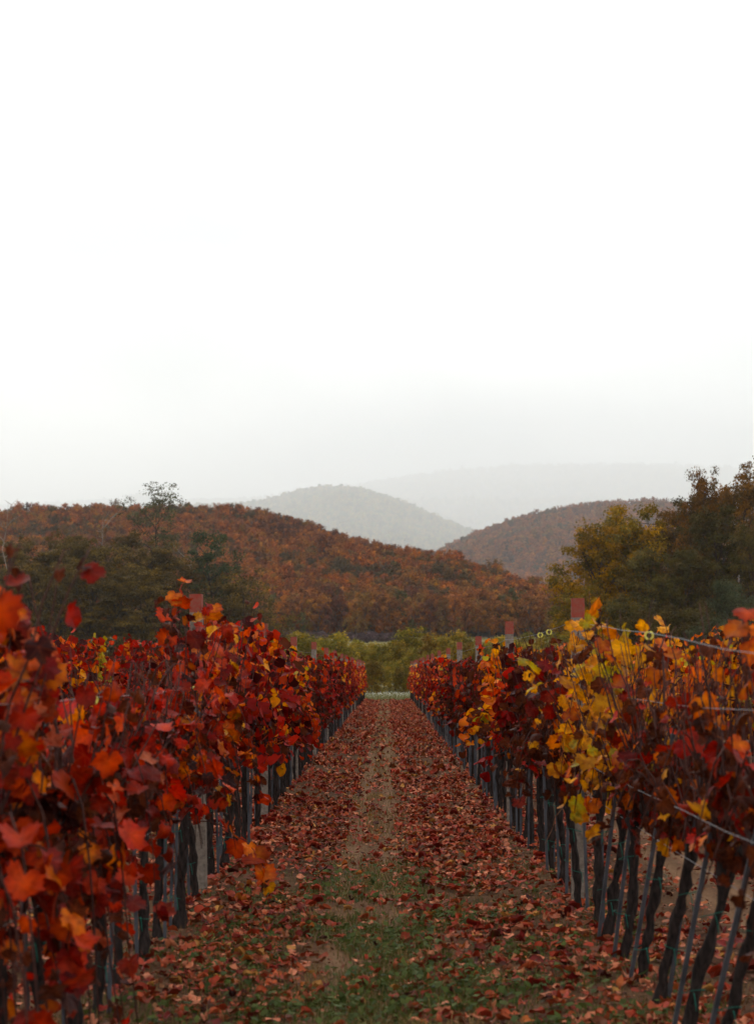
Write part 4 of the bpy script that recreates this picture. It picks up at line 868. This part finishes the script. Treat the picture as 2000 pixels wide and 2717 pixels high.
x, y = lit_points(6500, -2.2, 3.0, 8.3, 12.4, rf); lay(x, y, LITM, 0.45, 1.15)
x, y = lit_points(12500, -3.4, 3.4, 12.4, 30, rf); lay(x, y, LITM)
x, y = lit_points(6500, -1.5, 1.5, 12.4, 30, rf); lay(x, y, LITM, 0.5, 1.1)
x, y = lit_points(18500, -1.8, 1.8, 30, ROW_END, rf); lay(x, y, LITL, 0.8, 1.4)
x, y = lit_points(3000, -4.5, 4.5, 24, 70, rf); lay(x, y, LITL, 0.8, 1.4)
n = 16000; y = 8.4 + 22 * rf.random(n) ** 1.5; x = rf.uniform(-1.0, 1.0, n) * (1.2 + y / 9); P = np.column_stack([x, y, gz(x, y) + rf.uniform(0.002, 0.012, n)])     # torn bits and crumbs of leaf
bits = np.array([(0.16, 0.06, 0.032), (0.11, 0.04, 0.022), (0.20, 0.045, 0.026), (0.26, 0.12, 0.065), (0.07, 0.025, 0.015)])
leaf_quads(mb, P, nrm(np.column_stack([rf.normal(0, 0.4, n), rf.normal(0, 0.4, n), np.ones(n)])), rf.uniform(0.006, 0.024, n), bits[rf.integers(0, 5, n)] * rf.uniform(0.6, 1.3, (n, 1)), rf, 0.6)
tag(put('leaf_litter', mb.build('leaf_litter', M_LITTER)), 'carpet of fallen red and brown vine leaves along the path', 'leaf litter', kind='stuff')

def blades(mb, x, y, h, w, cols, rng, lean=0.5):
    n = len(x); a = rng.uniform(0, 6.283, n); la = rng.uniform(0, 6.283, n); L = rng.uniform(0.1, 1, n) * lean * h
    b = np.column_stack([x, y, gz(x, y) - 0.01]); t = np.column_stack([np.cos(a), np.sin(a), 0 * a]) * w[:, None] if hasattr(w, '__len__') else np.column_stack([np.cos(a), np.sin(a), 0 * a]) * w
    ld = np.column_stack([np.cos(la) * L, np.sin(la) * L, 0 * la]); m1 = b + ld * 0.35 + np.array([0, 0, 1]) * (h * 0.6)[:, None]; m2 = b + ld + np.array([0, 0, 1]) * (h * (1 - 0.3 * (L / h)))[:, None]
    V = np.stack([b - t, b + t, m1 + t * 0.7, m1 - t * 0.7, m2], 1); k = np.arange(n)[:, None] * 5
    mb.add(V, [k + np.array([[0, 1, 2, 3]]), k + np.array([[3, 2, 4]])], np.repeat(cols, 5, 0))
rgp = np.random.default_rng(99)
def green_mask(x, y): return np.clip((17.0 - y) / 5.5, 0, 1) * (np.exp(-((x - 0.05) / 1.05) ** 2)) * np.clip((fbm(x * 2.6 + 5, y * 1.7 + 2, 3) - 0.25) * 4.5, 0, 1)
mb = MB(); n = 80000; x = rgp.uniform(-1.4, 1.5, n); y = rgp.uniform(8.3, 17, n); k = rgp.random(n) < green_mask(x, y); x, y = x[k], y[k]
g = np.array([(0.05, 0.064, 0.014), (0.066, 0.075, 0.017), (0.10, 0.085, 0.026), (0.13, 0.095, 0.045)]); cols = g[rgp.choice(4, len(x), p=[0.4, 0.32, 0.18, 0.10])] * rgp.uniform(0.7, 1.3, (len(x), 1))
blades(mb, x, y, rgp.uniform(0.025, 0.085, len(x)), 0.0022, cols, rgp, 0.8)
tag(put('grass', mb.build('grass', M_GRASS)), 'short green grass patches on the nearest part of the path', 'grass', kind='stuff')
# low broad-leaved weeds among the grass
mb = MB(); n = 17000; x = rgp.uniform(-1.4, 1.5, n); y = rgp.uniform(8.3, 16, n); k = rgp.random(n) < green_mask(x, y) ** 1.3; x, y = x[k], y[k]
P = np.column_stack([x, y, gz(x, y) + rgp.uniform(0.01, 0.05, len(x))]); N = nrm(np.column_stack([rgp.normal(0, 0.45, len(x)), rgp.normal(-0.15, 0.45, len(x)), np.ones(len(x))]))
leaf_quads(mb, P, N, rgp.uniform(0.009, 0.032, len(x)), np.array([(0.05, 0.066, 0.016), (0.068, 0.08, 0.02), (0.036, 0.05, 0.014)])[rgp.integers(0, 3, len(x))] * rgp.uniform(0.7, 1.3, (len(x), 1)), rgp, 0.62)
tag(put('weeds', mb.build('weeds', M_GRASS)), 'low green broad-leaved weeds between the fallen leaves', 'weeds', kind='stuff')
# dry straw tufts along the middle of the path
mb = MB(); n = 26000; y = 8.5 + (ROW_END - 8.5) * rgp.random(n) ** 1.9; x = rgp.normal(-0.13, 0.24, n); m_ = rgp.random(n) < np.clip((fbm(x * 2.2 + 40, y * 1.2, 3) - 0.33) * 4, 0.03, 1); x, y = x[m_], y[m_]
cols = np.array([(0.30, 0.19, 0.085), (0.22, 0.13, 0.06), (0.16, 0.10, 0.045), (0.10, 0.10, 0.03)])[rgp.choice(4, len(x), p=[0.3, 0.32, 0.23, 0.15])] * rgp.uniform(0.7, 1.3, (len(x), 1))
blades(mb, x, y, rgp.uniform(0.02, 0.10, len(x)), 0.002 + 0.0012 * np.clip(y / 30, 0, 2), cols, rgp, 0.9)
n = 26000; y = 8.4 + 60 * rgp.random(n) ** 2.2; x = rgp.uniform(-2.2, 2.2, n); m_ = rgp.random(n) < np.clip((fbm(x * 1.7 + 9, y * 1.0 + 3, 3) - 0.38) * 5, 0.08, 1); x, y = x[m_], y[m_]
blades(mb, x, y, rgp.uniform(0.02, 0.09, len(x)), 0.002, np.array([0.20, 0.115, 0.055]) * rgp.uniform(0.4, 1.4, (len(x), 1)), rgp, 0.9)
tag(put('dry_grass', mb.build('dry_grass', M_GRASS)), 'dry straw coloured grass tufts along the middle of path', 'grass', kind='stuff')
# grass strip with white wildflowers across the end of the path
mb = MB(); n = 16000; x = rgp.uniform(-9, 9, n); y = rgp.uniform(ROW_END + 1.5, ROW_END + 14, n)
cols = np.array([(0.10, 0.10, 0.03), (0.15, 0.14, 0.05), (0.20, 0.18, 0.09)])[rgp.integers(0, 3, n)] * rgp.uniform(0.7, 1.3, (n, 1)); blades(mb, x, y, rgp.uniform(0.10, 0.30, n), 0.012, cols, rgp, 0.4)
n = 1500; x = rgp.uniform(-9, 9, n); y = rgp.uniform(ROW_END + 2, ROW_END + 10, n); P = np.column_stack([x, y, gz(x, y) + rgp.uniform(0.15, 0.36, n)])
leaf_quads(mb, P, nrm(rgp.normal(size=(n, 3)) + [0, -0.5, 0.8]), 0.024, np.array([0.55, 0.55, 0.48]) * rgp.uniform(0.7, 1.2, (n, 1)), rgp, 0.9)
tag(put('wildflowers', mb.build('wildflowers', M_FLOWER)), 'pale grass with white wildflowers at the far end of path', 'wildflowers', kind='stuff')

# ------------------------------------------------------------------ haze
hb = MB(); box(hb, (-23500, -55, -3), (23500, 53000, 4000))
hm = bpy.data.materials.new('haze'); hm.use_nodes = True; hm.node_tree.nodes.clear()
pv = hm.node_tree.nodes.new('ShaderNodeVolumePrincipled'); out = hm.node_tree.nodes.new('ShaderNodeOutputMaterial')
pv.inputs['Color'].default_value = (0.985, 0.995, 1.0, 1); pv.inputs['Density'].default_value = 0.00008; pv.inputs['Anisotropy'].default_value = 0.6
hm.node_tree.links.new(pv.outputs[0], out.inputs['Volume'])
tag(put('haze', hb.build('haze', hm)), 'pale autumn mist over the far hills', 'haze', kind='stuff')
print('near leaves', nleaf, 'objects', len(bpy.data.objects))
